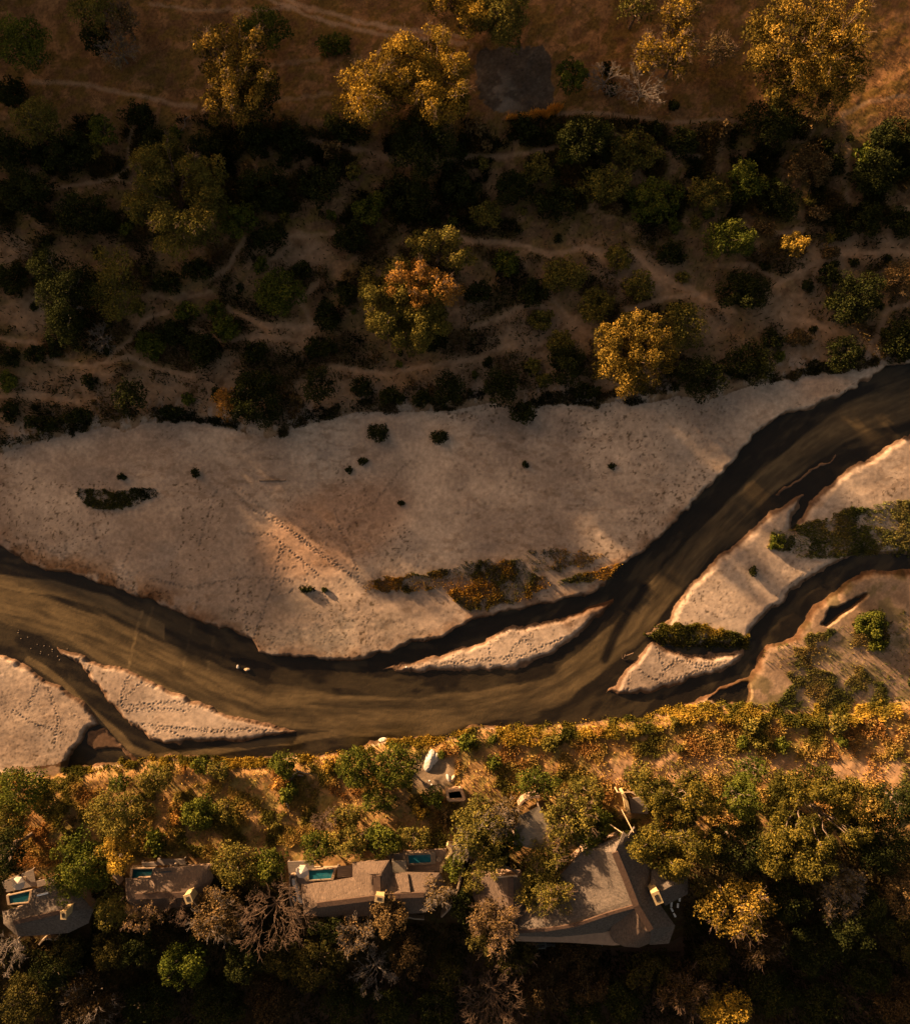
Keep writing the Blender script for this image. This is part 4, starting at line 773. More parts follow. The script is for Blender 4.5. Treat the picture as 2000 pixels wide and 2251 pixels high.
def umbrella(u, v, G, rad, label):
    z = G + 2.5; x, y, _ = Pw(u, v, z); r = empty('parasol', (x, y, G + .3), label, 'parasol'); bm = bmesh.new()
    ap = bm.verts.new((x, y, z + .62)); ring = [bm.verts.new((x + rad * math.cos(a + .3), y + rad * math.sin(a + .3), z)) for a in [i * math.pi / 4 for i in range(8)]]
    low = [bm.verts.new((q.co.x, q.co.y, z - .16)) for q in ring]
    for i in range(8): bm.faces.new((ap, ring[i], ring[(i + 1) % 8])); bm.faces.new((ring[i], low[i], low[(i + 1) % 8], ring[(i + 1) % 8]))
    child('canopy', bm, M['canvas'], r)
    bm = bmesh.new(); bmesh.ops.create_cone(bm, segments=8, radius1=.04, radius2=.04, depth=2.6, cap_ends=True, matrix=Matrix.Translation((x, y, G + 1.6))); child('pole', bm, M['bark'], r)
    bm = bmesh.new(); box(bm, (x, y, G + .36), (.6, .6, .12)); child('base', bm, M['coping'], r); return r
def gmax(pts, z=5):
    P = np.array(uvp(pts, z)); a, b = P.min(0) - 1, P.max(0) + 1; q = np.meshgrid(np.linspace(a[0], b[0], 24), np.linspace(a[1], b[1], 24))
    return float(np.percentile(zg(q[0], q[1]), 97)) + .35
e, rg = 3.2, 5.5
# villa with two pools
fp = [(662, 1946), (775, 1929), (775, 1895), (856, 1891), (865, 1920), (966, 1919), (985, 1955), (968, 1990), (930, 2008), (832, 2012), (740, 2020), (668, 2011)]
G = gmax(fp) + .3; xx, yy, _ = Pw(820, 1965, G)
vc = empty('thatched_villa', (xx, yy, G - .5), 'long thatched double villa with a raised middle gable, standing between two turquoise pools', 'villa')
rf = roof('roof', [
 [(662, 1946, e), (720, 1938, e), (775, 1929, e), (800, 1949, 4.3), (822, 1973, rg), (699, 1990, rg)], [(662, 1946, e), (699, 1990, rg), (668, 2011, e)],
 [(699, 1990, rg), (822, 1973, rg), (832, 2012, e), (740, 2020, e), (668, 2011, e)],
 [(775, 1895, e), (812, 1923, 5.3), (822, 1973, rg), (800, 1949, 4.3), (775, 1929, e)], [(775, 1895, e), (815, 1894, 3.4), (856, 1891, e), (838, 1922, 5.3), (825, 1928, 5.0), (812, 1923, 5.3)],
 [(856, 1891, e), (865, 1920, e), (858, 1948, 4.2), (838, 1970, rg), (838, 1922, 5.3)], [(812, 1923, 5.3), (825, 1928, 5.0), (838, 1922, 5.3), (838, 1970, rg), (822, 1973, rg)],
 [(865, 1920, e), (896, 1917, e), (966, 1919, e), (932, 1967, rg), (838, 1970, rg), (858, 1948, 4.2)], [(838, 1970, rg), (932, 1967, rg), (968, 1990, e), (930, 2008, e), (832, 2012, e), (822, 1973, rg)],
 [(966, 1919, e), (985, 1955, e), (968, 1990, e), (932, 1967, rg)]], G, M['thatch'], vc)
cap(vc, G, [(697, 1990, rg), (823, 1974, rg)], .9); cap(vc, G, [(839, 1971, rg), (932, 1967, rg)], .9); cap(vc, G, [(828, 1926, 5.25), (830, 1972, rg + .1), (832, 1990, 5.0), (832, 2014, 3.5)], 1.25)
for pl in [[(866, 1921, 3.45), (896, 1920, 3.45), (902, 1962, 5.45), (880, 1962, 5.45)]]:
    roof('dormer_thatch', [[(a, b, d + .22) for a, b, d in pl]], G, M['thatch'], vc, .35, wob=.01)
bm = bmesh.new(); bm.faces.new([bm.verts.new(Pw(a, b, G + d)) for a, b, d in [(811, 1923, 5.75), (824, 1926.5, 5.5), (838, 1922, 5.75), (824, 1921.5, 5.62)]]); bmesh.ops.solidify(bm, geom=bm.faces[:], thickness=.1); child('gable_vent', bm, M['plasterd'], vc)
walls(vc, G, [(664, 1962), (775, 1948), (782, 1912), (850, 1906), (864, 1934), (962, 1932), (980, 1957), (966, 1988), (930, 2006), (832, 2010), (740, 2018), (670, 2009)], 3.0); chimney(vc, G, (834, 1976), (1.5, 1.05), 7.2, -.15, 3.5)
deck('timber_deck', [(632, 1895), (690, 1893), (691, 1941), (664, 1948), (636, 1930)], G, -.5, 'grey boarded deck carrying a white parasol beside the long pool')
umbrella(664, 1917, G - .5, 1.28, 'white parasol open on the deck left of the double villa')
pool([(679, 1914), (734, 1911), (727, 1932), (679, 1935)], G, -.4, .42, 'long turquoise pool beside the white parasol of the double villa')
deck('timber_deck', [(741, 1906), (774, 1903), (775, 1928), (741, 1930)], G, -.45, 'small boarded deck between the long pool and the villa gable')
deck('timber_deck', [(849, 1879), (888, 1876), (890, 1890), (858, 1892)], G, -.45, 'narrow boarded deck left of the raised pool')
sh = deck('slatted_shelter', [(861, 1894), (892, 1892), (895, 1918), (864, 1919)], G, 2.3, 'pale slatted shelter roof between the villa gable and the raised pool', 'shelter', 'slat')
deck('stone_terrace', [(884, 1872), (955, 1868), (981, 1867), (984, 1885), (970, 1916), (897, 1915), (889, 1900)], G, -.75, 'brown terrace around the raised turquoise pool', 'terrace', 'plasterd')
pool([(897, 1880), (946, 1878), (947, 1896), (899, 1899)], G, -.35, .75, 'raised rectangular turquoise pool with broad pale coping')
x, y, z = Pw(965, 1890, G); t = empty('round_table', (x, y, G - .6), 'small round pale table on the terrace right of the raised pool', 'table'); bm = bmesh.new(); bmesh.ops.create_cone(bm, segments=20, radius1=.5, radius2=.5, depth=.07, cap_ends=True, matrix=Matrix.Translation((x, y, G - .02))); child('table_top', bm, M['coping'], t)
bm = bmesh.new(); bmesh.ops.create_cone(bm, segments=10, radius1=.2, radius2=.08, depth=.7, cap_ends=True, matrix=Matrix.Translation((x, y, G - .38))); child('leg', bm, M['coping'], t)
def cwall(name, pts, dz0, dz1, th, label, m='plaster', group=None, GG=None):
    gg = GG if GG is not None else G; P = smoothline(uvp(pts, gg + dz1)); bm = bmesh.new(); wallband(bm, P, gg + dz0, gg + dz1, th); cx, cy = P[len(P) // 2]
    return tag(child(name, bm, M[m], None, org=(cx, cy, gg + dz0)), label, 'wall', group)
cwall('garden_wall', [(983, 1862), (991, 1870), (988, 1882), (980, 1891)], -1.6, 1.1, .45, 'short curved yellow lit plaster wall at the top of the terrace')
cwall('garden_wall', [(977, 1899), (971, 1908), (969, 1919)], -1.6, 1.0, .4, 'short orange lit plaster wall at the lower end of the terrace')
cwall('garden_wall', [(1001, 1862), (1009, 1868), (1014, 1874)], -1.6, 1.6, .5, 'brief bright yellow wall stub heading the long curved wall')
cwall('garden_wall', [(1015, 1875), (1017, 1905), (1009, 1946), (994, 1990), (970, 2017)], -2.2, 1.5, .28, 'long thin wall curving down the right side of the double villa', 'coping')
cwall('garden_wall', [(889, 2023), (897, 2018), (912, 2021), (932, 2022)], -2.5, .6, .25, 'low wavy wall behind the double villa in the shade', 'coping')
cwall('garden_wall', [(650, 1925), (638, 1928), (637, 1950), (638, 1980), (646, 2005), (660, 2030)], -2.0, .4, .25, 'outer thin wall left of the double villa', 'plasterd')
cwall('garden_wall', [(645, 1934), (646, 1944), (653, 1958), (656, 1975), (665, 1986)], -1.6, .6, .6, 'winding stone wall tight against the left hip of the double villa', 'rock')
for a, b, rt in ((643, 1966, 1.3), (647, 1977, 1.1)):
    x, y, z = Pw(a, b, G - .8); bm = bmesh.new(); box(bm, (x, y, G - .9), (1.1, .35, .1), -rt); box(bm, (x + .1, y, G - 1.15), (.1, .25, .4), -rt)
    tag(child('reflection_strip', bm, M['cushion'], None, org=(x, y, G - 1.3)), 'pale strip standing for reflected pool water in the narrow yard, %s of two' % ('upper' if b < 1970 else 'lower'), 'bench', 'reflection strips in the narrow yard')  # solid pale strips stand in for the pool water's reflection
x, y, z = Pw(994, 1903, G - .8); bm = bmesh.new(); box(bm, (x, y, G - .6), (.5, .5, .5), .4); box(bm, (x, y, G - .32), (.4, .4, .08), .4); tag(child('planter', bm, M['white'], None, org=(x, y, G - .85)), 'small white planter box in the bed enclosed by the curved wall', 'planter')
# middle villa
fp = [(275, 1931), (330, 1930), (338, 1909), (460, 1902), (470, 1930), (440, 1992), (300, 2002), (278, 1983)]
G = gmax(fp) + .3; x, y, _ = Pw(370, 1950, G); vb = empty('thatched_villa', (x, y, G - .5), 'smaller thatched villa with a yellow lit chimney at its right end', 'villa')
roof('roof', [[(275, 1931, e), (330, 1930, e), (345, 1968.5, rg), (299, 1970, rg)], [(330, 1930, e), (338, 1909, e), (400, 1905, e), (460, 1902, e), (412, 1966, rg), (345, 1968.5, rg)], [(275, 1931, e), (299, 1970, rg), (278, 1983, e)], [(299, 1970, rg), (345, 1968.5, rg), (412, 1966, rg), (440, 1992, e), (300, 2002, e), (278, 1983, e)], [(460, 1902, e), (470, 1930, e), (440, 1992, e), (412, 1966, rg)]], G, M['thatch'], vb)
cap(vb, G, [(298, 1971, rg), (408, 1967, rg)], 1.0); walls(vb, G, [(283, 1946), (345, 1944), (350, 1924), (462, 1918), (466, 1934), (438, 1988), (302, 1998), (283, 1982)], 3.0); chimney(vb, G, (414, 1976), (1.15, 1.5), 7.2, .35, 3.5)
bm = bmesh.new(); a = Vector(Pw(353, 1918, G + 3.62)); b = Vector(Pw(376, 1916, G + 3.66)); bar(bm, a, b, .18, .12); child('skylight', bm, M['glass'], vb)
pool([(292, 1911), (336, 1910), (334, 1930), (290, 1931)], G, -.4, .35, 'shaded teal pool tucked against the smaller villa', 'poolshade')
deck('timber_deck', [(311, 1897), (345, 1896), (346, 1904), (313, 1905)], G, -.45, 'short boarded strip above the deep teal pool'); deck('timber_deck', [(346, 1889), (406, 1890), (407, 1902), (346, 1903)], G, -.45, 'boarded deck along the top of the smaller villa')
x, y, z = Pw(386, 1903, G + .4); bm = bmesh.new(); bmesh.ops.create_cone(bm, segments=16, radius1=.42, radius2=.3, depth=.5, cap_ends=True, matrix=Matrix.Translation((x, y, G + .2))); tag(child('fire_bowl', bm, M['coping'], None, org=(x, y, G - .1)), 'pale round fire bowl at the edge of the smaller villa deck', 'fire bowl')
cwall('garden_wall', [(246, 1915), (252, 1930), (262, 1945)], -1.8, .6, .5, 'short plaster wall left of the deep teal pool', 'plasterd')
# left villa
fp = [(5, 2004), (63, 1986), (71, 1956), (122, 1943), (165, 1955), (205, 2000), (195, 2030), (150, 2052), (40, 2060), (8, 2032)]
G = gmax(fp) + .3; x, y, _ = Pw(100, 2000, G); va = empty('thatched_villa', (x, y, G - .5), 'dim thatched villa at the left edge with a white skylight strip', 'villa')
roof('roof', [[(5, 2004, e), (40, 1994, e), (63, 1986, e), (80, 2017.5, rg), (32, 2029, rg)], [(63, 1986, e), (71, 1956, e), (122, 1943, e), (137, 2004, rg), (80, 2017.5, rg)], [(5, 2004, e), (32, 2029, rg), (40, 2060, e), (8, 2032, e)], [(32, 2029, rg), (80, 2017.5, rg), (137, 2004, rg), (195, 2030, e), (150, 2052, e), (40, 2060, e)], [(122, 1943, e), (165, 1955, e), (205, 2000, e), (195, 2030, e), (137, 2004, rg)]], G, M['thatchd'], va)  # the dark grey thatch puts this villa's shade into the roof colour
cap(va, G, [(31, 2029, rg), (135, 2005, rg)], .7); walls(va, G, [(10, 2014), (66, 2000), (84, 1972), (124, 1956), (163, 1962), (200, 2002), (192, 2028), (150, 2048), (42, 2056), (12, 2032)], 3.0); chimney(va, G, (140, 2012), (.9, 1.35), 7.0, 0, 3.5)
bm = bmesh.new(); bar(bm, Pw(82, 1969, G + 3.95), Pw(106, 1963, G + 3.98), .3, .25); child('skylight', bm, M['white'], va)
deck('timber_deck', [(4, 1940), (73, 1911), (80, 1948), (14, 1962)], G, -.5, 'tilted grey deck with a parasol above the left villa'); umbrella(40, 1943, G - .5, 1.3, 'pale grey parasol on the deck of the left villa')
pool([(19, 1970), (66, 1959), (62, 1983), (22, 1987)], G, -.4, .35, 'dark teal pool slanting beside the left villa', 'poolshade')
deck('timber_deck', [(80, 1938), (121, 1929), (123, 1941), (82, 1951)], G, -.45, 'long pale boarded walk right of the tilted grey deck')
cwall('garden_wall', [(85, 2078), (92, 2069), (103, 2065), (119, 2067), (127, 2062), (132, 2053)], -2.6, .5, .28, 'pale snaking wall in the dark below the left villa', 'coping')
# main lodge
fp = [(1370, 1835), (1284, 1868), (1215, 1935), (1112, 2040), (1120, 2075), (1240, 2078), (1350, 2085), (1470, 2075), (1484, 2036), (1430, 1950), (1400, 1840)]
G = gmax(fp) + .2; x, y, _ = Pw(1320, 1970, G); ld = empty('main_lodge', (x, y, G - .5), 'biggest thatched lodge with a long slanting ridge and two shaded wings', 'lodge')
roof('roof', [[(1370, 1836, 5.4), (1330, 1852, 3.8), (1284, 1868, 3.4), (1240, 1915, 3.4), (1398, 1992, 7.4), (1352, 1875, 7.0)], [(1240, 1915, 3.4), (1165, 1985, 3.4), (1108, 2040, 3.4), (1136, 2049, 5.6), (1265, 2034, 6.4), (1398, 1992, 7.4)],
 [(1352, 1875, 7.0), (1370, 1829, 6.6), (1381, 1839, 6.7), (1395, 1819, 6.4), (1430, 1913, 3.8), (1430, 1960, 3.8), (1484, 2036, 3.4), (1430, 2044, 7.0), (1398, 1992, 7.4)], [(1430, 2044, 7.0), (1484, 2036, 3.4), (1470, 2075, 3.4), (1428, 2078, 3.4)],
 [(1136, 2049, 5.6), (1108, 2040, 3.4), (1112, 2060, 2.9), (1240, 2062, 2.9), (1330, 2053, 2.9), (1375, 2040, 2.9), (1424, 2046, 3.0), (1430, 2044, 7.0), (1398, 1992, 7.4), (1265, 2034, 6.4)]], G, M['thatchd'], ld)
roof('wing_roof', [[(1397, 2000, 6.9), (1372, 2010, 5.6), (1350, 2026, 4.5), (1342, 2044, 4.0), (1341, 2058, 3.7), (1350, 2072, 3.5), (1372, 2082, 3.5), (1424, 2047, 6.7)], [(1424, 2047, 6.7), (1372, 2082, 3.5), (1405, 2084, 3.3), (1440, 2070, 3.5)]], G, M['thatch'], ld, sub=5)
roof('wing_roof', [[(1432, 1913, 4.4), (1475, 1909, 3.6), (1490, 1942, 5.6), (1447, 1965, 5.8), (1430, 1953, 5.0)], [(1490, 1942, 5.6), (1447, 1965, 5.8), (1462, 1992, 3.4), (1512, 1966, 3.4)], [(1475, 1909, 3.6), (1512, 1930, 3.4), (1512, 1966, 3.4), (1490, 1942, 5.6)]], G, M['thatchd'], ld)
cap(ld, G, [(1351, 1874, 7.0), (1375, 1932, 7.2), (1398, 1992, 7.4), (1430, 2045, 7.0)], 1.15); cap(ld, G, [(1396, 1992, 7.4), (1340, 2008, 7.0), (1265, 2034, 6.4), (1200, 2044, 6.0), (1134, 2049, 5.6)], .55)
walls(ld, G, fp, 3.2); chimney(ld, G, (1444, 1974), (1.3, 2.2), 7.4, .4, 3.5); ZL = G
for i, (a, b, c, d) in enumerate([(1341, 1813, 1382, 1841), (1366, 1780, 1392, 1830)]):
    bm = bmesh.new(); bar(bm, Pw(a, b, G + 4.6), Pw(c, d, G + 6.6), .14, .14); child('ridge_pole', bm, M['wood'], ld)
for i, (a, b, ln, rt, lb) in enumerate([(1476, 1989, 1.0, -.5, 'brightest pale bench in the dark yard right of the lodge chimney'), (1494, 1978, .85, -.5, 'pale bench farthest up to the right in the dark yard'), (1490, 1992, .85, -.5, 'pale bench just right of the brightest one in the dark yard'), (1477, 2001, .85, 1.05, 'upright pale bench below the brightest one in the dark yard'), (1483, 2013, .8, 1.05, 'lowest pale bench in the dark yard behind the lodge')]):
    x, y, z = Pw(a, b, G + .3); r_ = empty('bench', (x, y, G - .3), lb, 'bench', 'pale benches in the yard'); bm = bmesh.new(); box(bm, (x, y, G + .2), (ln, .36, .09), -rt + 1.0 if rt < 0 else -rt); child('seat', bm, M['cushion'], r_)
    bm = bmesh.new(); box(bm, (x, y, G - .05), (.3, .25, .42), 0); child('leg', bm, M['dark'], r_)
def vehicle(u, v, rot, label, G):
    x, y, _ = Pw(u, v, G + 1.2); z0 = float(zg(x, y)); r = empty('safari_vehicle', (0, 0, 0), label, 'vehicle', 'open vehicles parked behind the lodge')
    def part(n, m, bs):
        bm = bmesh.new()
        for c, s in bs: box(bm, c, s)
        bmesh.ops.bevel(bm, geom=bm.edges[:], offset=.04, segments=2, affect='EDGES'); return child(n, bm, m, r)
    part('body', M['greenpaint'], [((0, 0, .75), (4.6, 1.8, .55)), ((1.6, 0, 1.05), (1.3, 1.6, .25)), ((-1.2, .85, 1.2), (2.2, .08, .4)), ((-1.2, -.85, 1.2), (2.2, .08, .4))])
    w = part('windscreen', M['white'], [((.85, 0, 1.38), (.45, 1.5, .06))])
    for k in range(3): part('seat', M['rubber'], [((.2 - k * .85, 0, 1.15 + .2 * k), (.4, 1.5, .3))])
    for sx in (1.5, -1.5):
        for sy in (.85, -.85):
            bm = bmesh.new(); bmesh.ops.create_cone(bm, segments=18, radius1=.42, radius2=.42, depth=.25, cap_ends=True, matrix=Matrix.Translation((sx, sy, .42)) @ Matrix.Rotation(math.pi / 2, 4, 'X')); child('wheel', bm, M['rubber'], r)
    r.location = (x, y, z0); r.rotation_euler = (0, 0, rot); return r
vehicle(1190, 2078, 1.65, 'dark open vehicle parked behind the lodge, pale windscreen, left of a pair', G); vehicle(1213, 2076, 1.6, 'dark open vehicle parked behind the lodge, right one of the pair', G); vehicle(1326, 2074, 2.1, 'lone dark open vehicle parked by the round wing of the lodge', G)
# small thatched roof
G = gmax([(1035, 1920), (1152, 1926), (1152, 2025), (1068, 2020)]) + .2; x, y, _ = Pw(1095, 1975, G); hs = empty('thatched_house', (x, y, G - .5), 'small thatched house with an upright ridge, between the double villa and the lodge', 'house')
roof('roof', [[(1035, 1920, 3.0), (1080, 1928, 4.0), (1117, 1932, 5.2), (1119, 2032, 5.2), (1068, 2020, 3.2), (1040, 1975, 3.0)], [(1117, 1932, 5.2), (1127, 1930, 5.2), (1127, 2030, 5.2), (1119, 2032, 5.2)], [(1127, 1930, 5.2), (1152, 1926, 3.2), (1152, 2025, 3.2), (1127, 2030, 5.2)]], G, M['thatch'], hs)
cap(hs, G, [(1122, 1930, 5.2), (1123, 2031, 5.2)], .95); walls(hs, G, [(1035, 1920), (1152, 1926), (1152, 2025), (1068, 2020), (1040, 1975)], 2.8)
bm = bmesh.new(); bar(bm, Pw(1086, 1929, G + 4.7), Pw(1137, 1926, G + 4.6), .3, .25); child('fascia', bm, M['wood'], hs)
# lath roofed pavilion and the dark flat roof
def flatroof(name, pts, dz, label, m, cat, G):
    z = G + dz; bm = bmesh.new(); f = bm.faces.new([bm.verts.new(Pw(a, b, z + d)) for a, b, d in pts]); bmesh.ops.solidify(bm, geom=bm.faces[:], thickness=.18); x, y, _ = Pw(pts[0][0], pts[0][1], z)
    cx = np.mean([Pw(a, b, z)[0] for a, b, d in pts]); cy = np.mean([Pw(a, b, z)[1] for a, b, d in pts]); r = empty(name, (cx, cy, G - .4), label, cat); child('roof', bm, M[m], r)
    for a, b, d in pts[:4]:
        px, py, _ = Pw(a, b, z); px += (cx - px) * .08; py += (cy - py) * .08; bm = bmesh.new(); box(bm, (px, py, (G - 1 + z + d - .1) / 2), (.2, .2, z + d - .1 - G + 1)); child('post', bm, M['bark'], r)
    return r
G = gmax([(1142, 1796), (1185, 1772), (1220, 1832), (1150, 1862)]) + .2
flatroof('pavilion', [(1140, 1794, 0), (1185, 1772, .5), (1221, 1832, .5), (1192, 1872, 0), (1128, 1856, -.3)], 3.6, 'open pavilion under a grey lath roof, half hidden by trees above the lodge', 'slat', 'pavilion', G)
flatroof('lean_to', [(1061, 1871, 0), (1117, 1850, 0), (1121, 1904, 0), (1062, 1907, 0)], 3.0, 'dark flat lath roof in the shade between pavilion and small thatched house', 'slat', 'shed', G)
cwall('garden_wall', [(1141, 1774), (1150, 1762), (1168, 1754), (1186, 1753)], -1.5, 1.2, .4, 'arched plaster wall just above the pavilion', 'plasterd', GG=G)
# pergola of sticks and its lit wall
G = gmax([(1360, 1745), (1410, 1745), (1400, 1790)]) + .2
x, y, _ = Pw(1398, 1748, G + 2.4); pg = empty('pole_pergola', (x, y, G), 'light pergola of crossed poles at the upper edge of the big round trees', 'pergola')
for (a, b, c, d) in [(1355, 1742, 1440, 1742), (1378, 1737, 1401, 1750), (1402, 1731, 1415, 1756), (1424, 1720, 1438, 1742), (1428, 1726, 1452, 1740), (1400, 1729, 1425, 1744), (1446, 1722, 1468, 1738), (1452, 1732, 1480, 1746)]:
    bm = bmesh.new(); bar(bm, Pw(a, b, G + 2.6), Pw(c, d, G + 2.75), .12, .12); child('pole', bm, M['wood'], pg)
for (a, b) in [(1358, 1743), (1436, 1743), (1412, 1750)]:
    px, py, _ = Pw(a, b, G + 2.5); bm = bmesh.new(); box(bm, (px, py, G + 1.1), (.16, .16, 2.8)); child('post', bm, M['wood'], pg)
deck('timber_deck', [(1384, 1756), (1420, 1752), (1425, 1790), (1388, 1788)], G, .0, 'grey deck behind the orange lit wall under the pole pergola')
bm = bmesh.new(); wallband(bm, [Pw(a, b, G + 1.6)[:2] for a, b in ((1369, 1744), (1377, 1762), (1382, 1787))], G - 1.0, G + 1.7, .5); tag(child('garden_wall', bm, M['plaster'], None, org=Pw(1375, 1765, G)), 'orange lit plaster wall left of the grey deck under the pole pergola', 'wall')
# brick trough on the lit bank
G = gmax([(985, 1735), (1018, 1760)]); x, y, _ = Pw(1001, 1748, G); br = empty('brick_planter', (x, y, G), 'rectangular orange brick trough on the lit slope above the double villa', 'planter')
P4 = [Vector(Pw(a, b, G + .7)) for a, b in ((982, 1739), (1013, 1736), (1021, 1758), (986, 1759))]
for i in range(4):
    bm = bmesh.new(); a, b = P4[i].copy(), P4[(i + 1) % 4].copy(); a.z = b.z = G + .2 + .003 * (i % 2); bar(bm, a, b, .5, 1.3); child('side_wall', bm, M['brick'], br)
bm = bmesh.new(); c = sum(P4, Vector()) / 4; bm.faces.new([bm.verts.new((c + (p - c) * .9) * 1.0) for p in P4]); 
for v in bm.verts: v.co.z = G + .45
bmesh.ops.solidify(bm, geom=bm.faces[:], thickness=.2); child('soil', bm, M['cap'], br)
# rocks, logs, stones
def rock(u, v, sx, sy, sz, rot, label, m='rock', group=None, seed=0, name='boulder', z=None):
    g = Gp(u, v) if z is None else Pw(u, v, z); bm = bmesh.new(); bmesh.ops.create_icosphere(bm, subdivisions=3, radius=1)
    r = np.random.default_rng(seed + int(u)); pl = rdir(9, r)
    for q in bm.verts:
        c = np.array(q.co); k = min(1.0, min((.72 + .2 * r2) / max(1e-3, float(c @ p)) if c @ p > .3 else 9 for p, r2 in zip(pl, np.linspace(0, 1, 9)))); q.co = Vector(c * k)
    bm.transform(Matrix.Rotation(rot, 4, 'Z') @ Matrix.Diagonal((sx, sy, sz, 1))); me = bpy.data.meshes.new(name); bm.to_mesh(me); bm.free(); me.materials.append(M[m])
    return tag(link(name, me, None, (g[0], g[1], g[2] + sz * .15)), label, 'rock' if name != 'stone' else 'stone', group)
rock(944, 1672, 1.0, 2.3, .7, -.28, 'largest pale grey boulder, long and upright, on the lit bank', seed=1); rock(957, 1668, .6, 1.3, .5, -.3, 'grey boulder wedged against the right side of the largest one', seed=2)
rock(986, 1710, .42, .85, .5, .4, 'pale boulder pointing up, left of a cleft pair on the bare patch'); rock(995, 1712, .35, .95, .4, -.5, 'tan boulder, right of the cleft pair on the bare patch', 'rockb'); rock(842, 1627, .95, .5, .4, .2, 'flat pale boulder at the water edge among yellow reeds')
rock(1829, 1601, .75, .6, .45, .5, 'rounded pale boulder alone in the straw grass at the right'); rock(944, 1717, .16, .16, .12, 0, 'fist sized white stone on the bare patch, upper one', 'white', 'white stones on the bare patch', name='stone'); rock(949, 1725, .16, .14, .12, 0, 'fist sized white stone on the bare patch, lower one', 'white', 'white stones on the bare patch', name='stone')
rock(543, 1472, .62, .34, .3, .1, 'pale tan rock in the dark hole of the river', 'rockb', z=-.3); rock(523, 1466, .3, .4, .3, .1, 'small broken rock left of the tan one in the river hole', 'rock', z=-.3)
ORDN = ['first', 'second', 'third', 'fourth', 'fifth', 'sixth', 'seventh', 'eighth', 'ninth', 'tenth', 'eleventh', 'twelfth', 'thirteenth', 'fourteenth', 'fifteenth', 'sixteenth']
wst = [(41, 1386), (46, 1404), (61, 1401), (82, 1417), (68, 1426), (90, 1433), (89, 1437), (109, 1421), (115, 1428), (107, 1440), (127, 1443), (148, 1427), (115, 1432), (40, 1391), (131, 1451), (97, 1420)]
_w = sorted(range(len(wst)), key=lambda k: wst[k][0]); WL = {k: '%s from the left of sixteen pale stone specks in the shallows' % ORDN[n] for n, k in enumerate(_w)}
for i, (a, b) in enumerate(wst):
    rock(a, b, .08, .08 + .08 * R.random(), .04, R.random() * 3, WL[i], 'coping', 'white stones in the shallows', i, 'stone', z=-.27)
rock(893, 1467, .16, .16, .14, 0, 'single white stone on the track marked middle bar', 'white', name='stone')
def log(name, segs, label, m='silver', z=None):
    T = Tubes(); o = None
    for pts, r0, r1 in segs:
        P = [Gp(a, b, dz) for a, b, dz in pts] if z is None else [Pw(a, b, z + dz) for a, b, dz in pts]
        if o is None: o = P[0]
        P = np.array(smoothline(P, 3)); T.add(P - np.array(o), np.linspace(r0, r1, len(P)), 6)
    return tag(link(name, T.mesh(name, M[m]), None, o), label, 'dead wood')
log('dead_tree', [([(635, 1718, .3), (648, 1702, .5), (656, 1696, .6), (668, 1700, .8), (682, 1701, 1.0)], .28, .08), ([(655, 1696, .6), (650, 1690, .9)], .13, .06), ([(655, 1704, .5), (667, 1706, .7)], .16, .1), ([(632, 1722, .3), (624, 1732, .3), (618, 1742, .2)], .1, .06), ([(636, 1712, .4), (630, 1716, .4)], .2, .1)], 'fallen silvery tree skeleton on the lit bank near the water')
log('snag', [([(1368, 1448, .1), (1367, 1440, .5)], .1, .06), ([(1368, 1448, .1), (1373, 1443, .4), (1374, 1438, .6)], .14, .07), ([(1373, 1443, .3), (1382, 1440, .4), (1392, 1436, .3)], .12, .12), ([(1368, 1448, .15), (1375, 1451, .15), (1381, 1449, .1)], .09, .05)], 'yellowish dead snag standing out of the river near the triangular bar', 'pale', -.3)
log('driftwood', [([(570, 1057, .1), (590, 1056, .12), (605, 1056, .12), (625, 1057, .1), (629, 1053, .2)], .14, .05), ([(605, 1056, .12), (615, 1054, .3)], .07, .04)], 'thin dark driftwood branch on the sand above the orange patch', 'bark')
log('fallen_trunk', [([(1099, 1898, 3.4), (1115, 1908, 3.6), (1130, 1914, 3.8), (1143, 1916, 4)], .3, .12), ([(1130, 1914, 3.8), (1140, 1926, 3.9)], .14, .08), ([(1130, 1914, 3.8), (1143, 1921, 3.9)], .12, .06)], 'reddish broken trunk hanging over the gap above the small thatched house', 'bark')
log('dead_branch', [([(629, 1765, .3), (634, 1775, .4), (636, 1786, .3)], .14, .07)], 'single straight pale branch in the rusty grass below the fallen skeleton'); log('dead_branch', [([(26, 1788, .4), (34, 1798, .3), (44, 1800, .3)], .12, .06)], 'pale bent branch below the dark tree at the far left')
log('dead_branch', [([(1856, 1720, .4), (1866, 1733, .6)], .1, .08)], 'left one of two thin pale poles beside the great round tree'); log('dead_branch', [([(1958, 1728, .4), (1964, 1745, .5), (1970, 1748, .4)], .1, .06)], 'right one of two thin pale poles near the right edge')
log('dead_branch', [([(405, 262, .4), (407, 275, .5), (397, 288, .4)], .12, .05), ([(405, 262, .4), (418, 254, .5)], .12, .06)], 'white forked dead branch in the shade left of the golden brown tree')

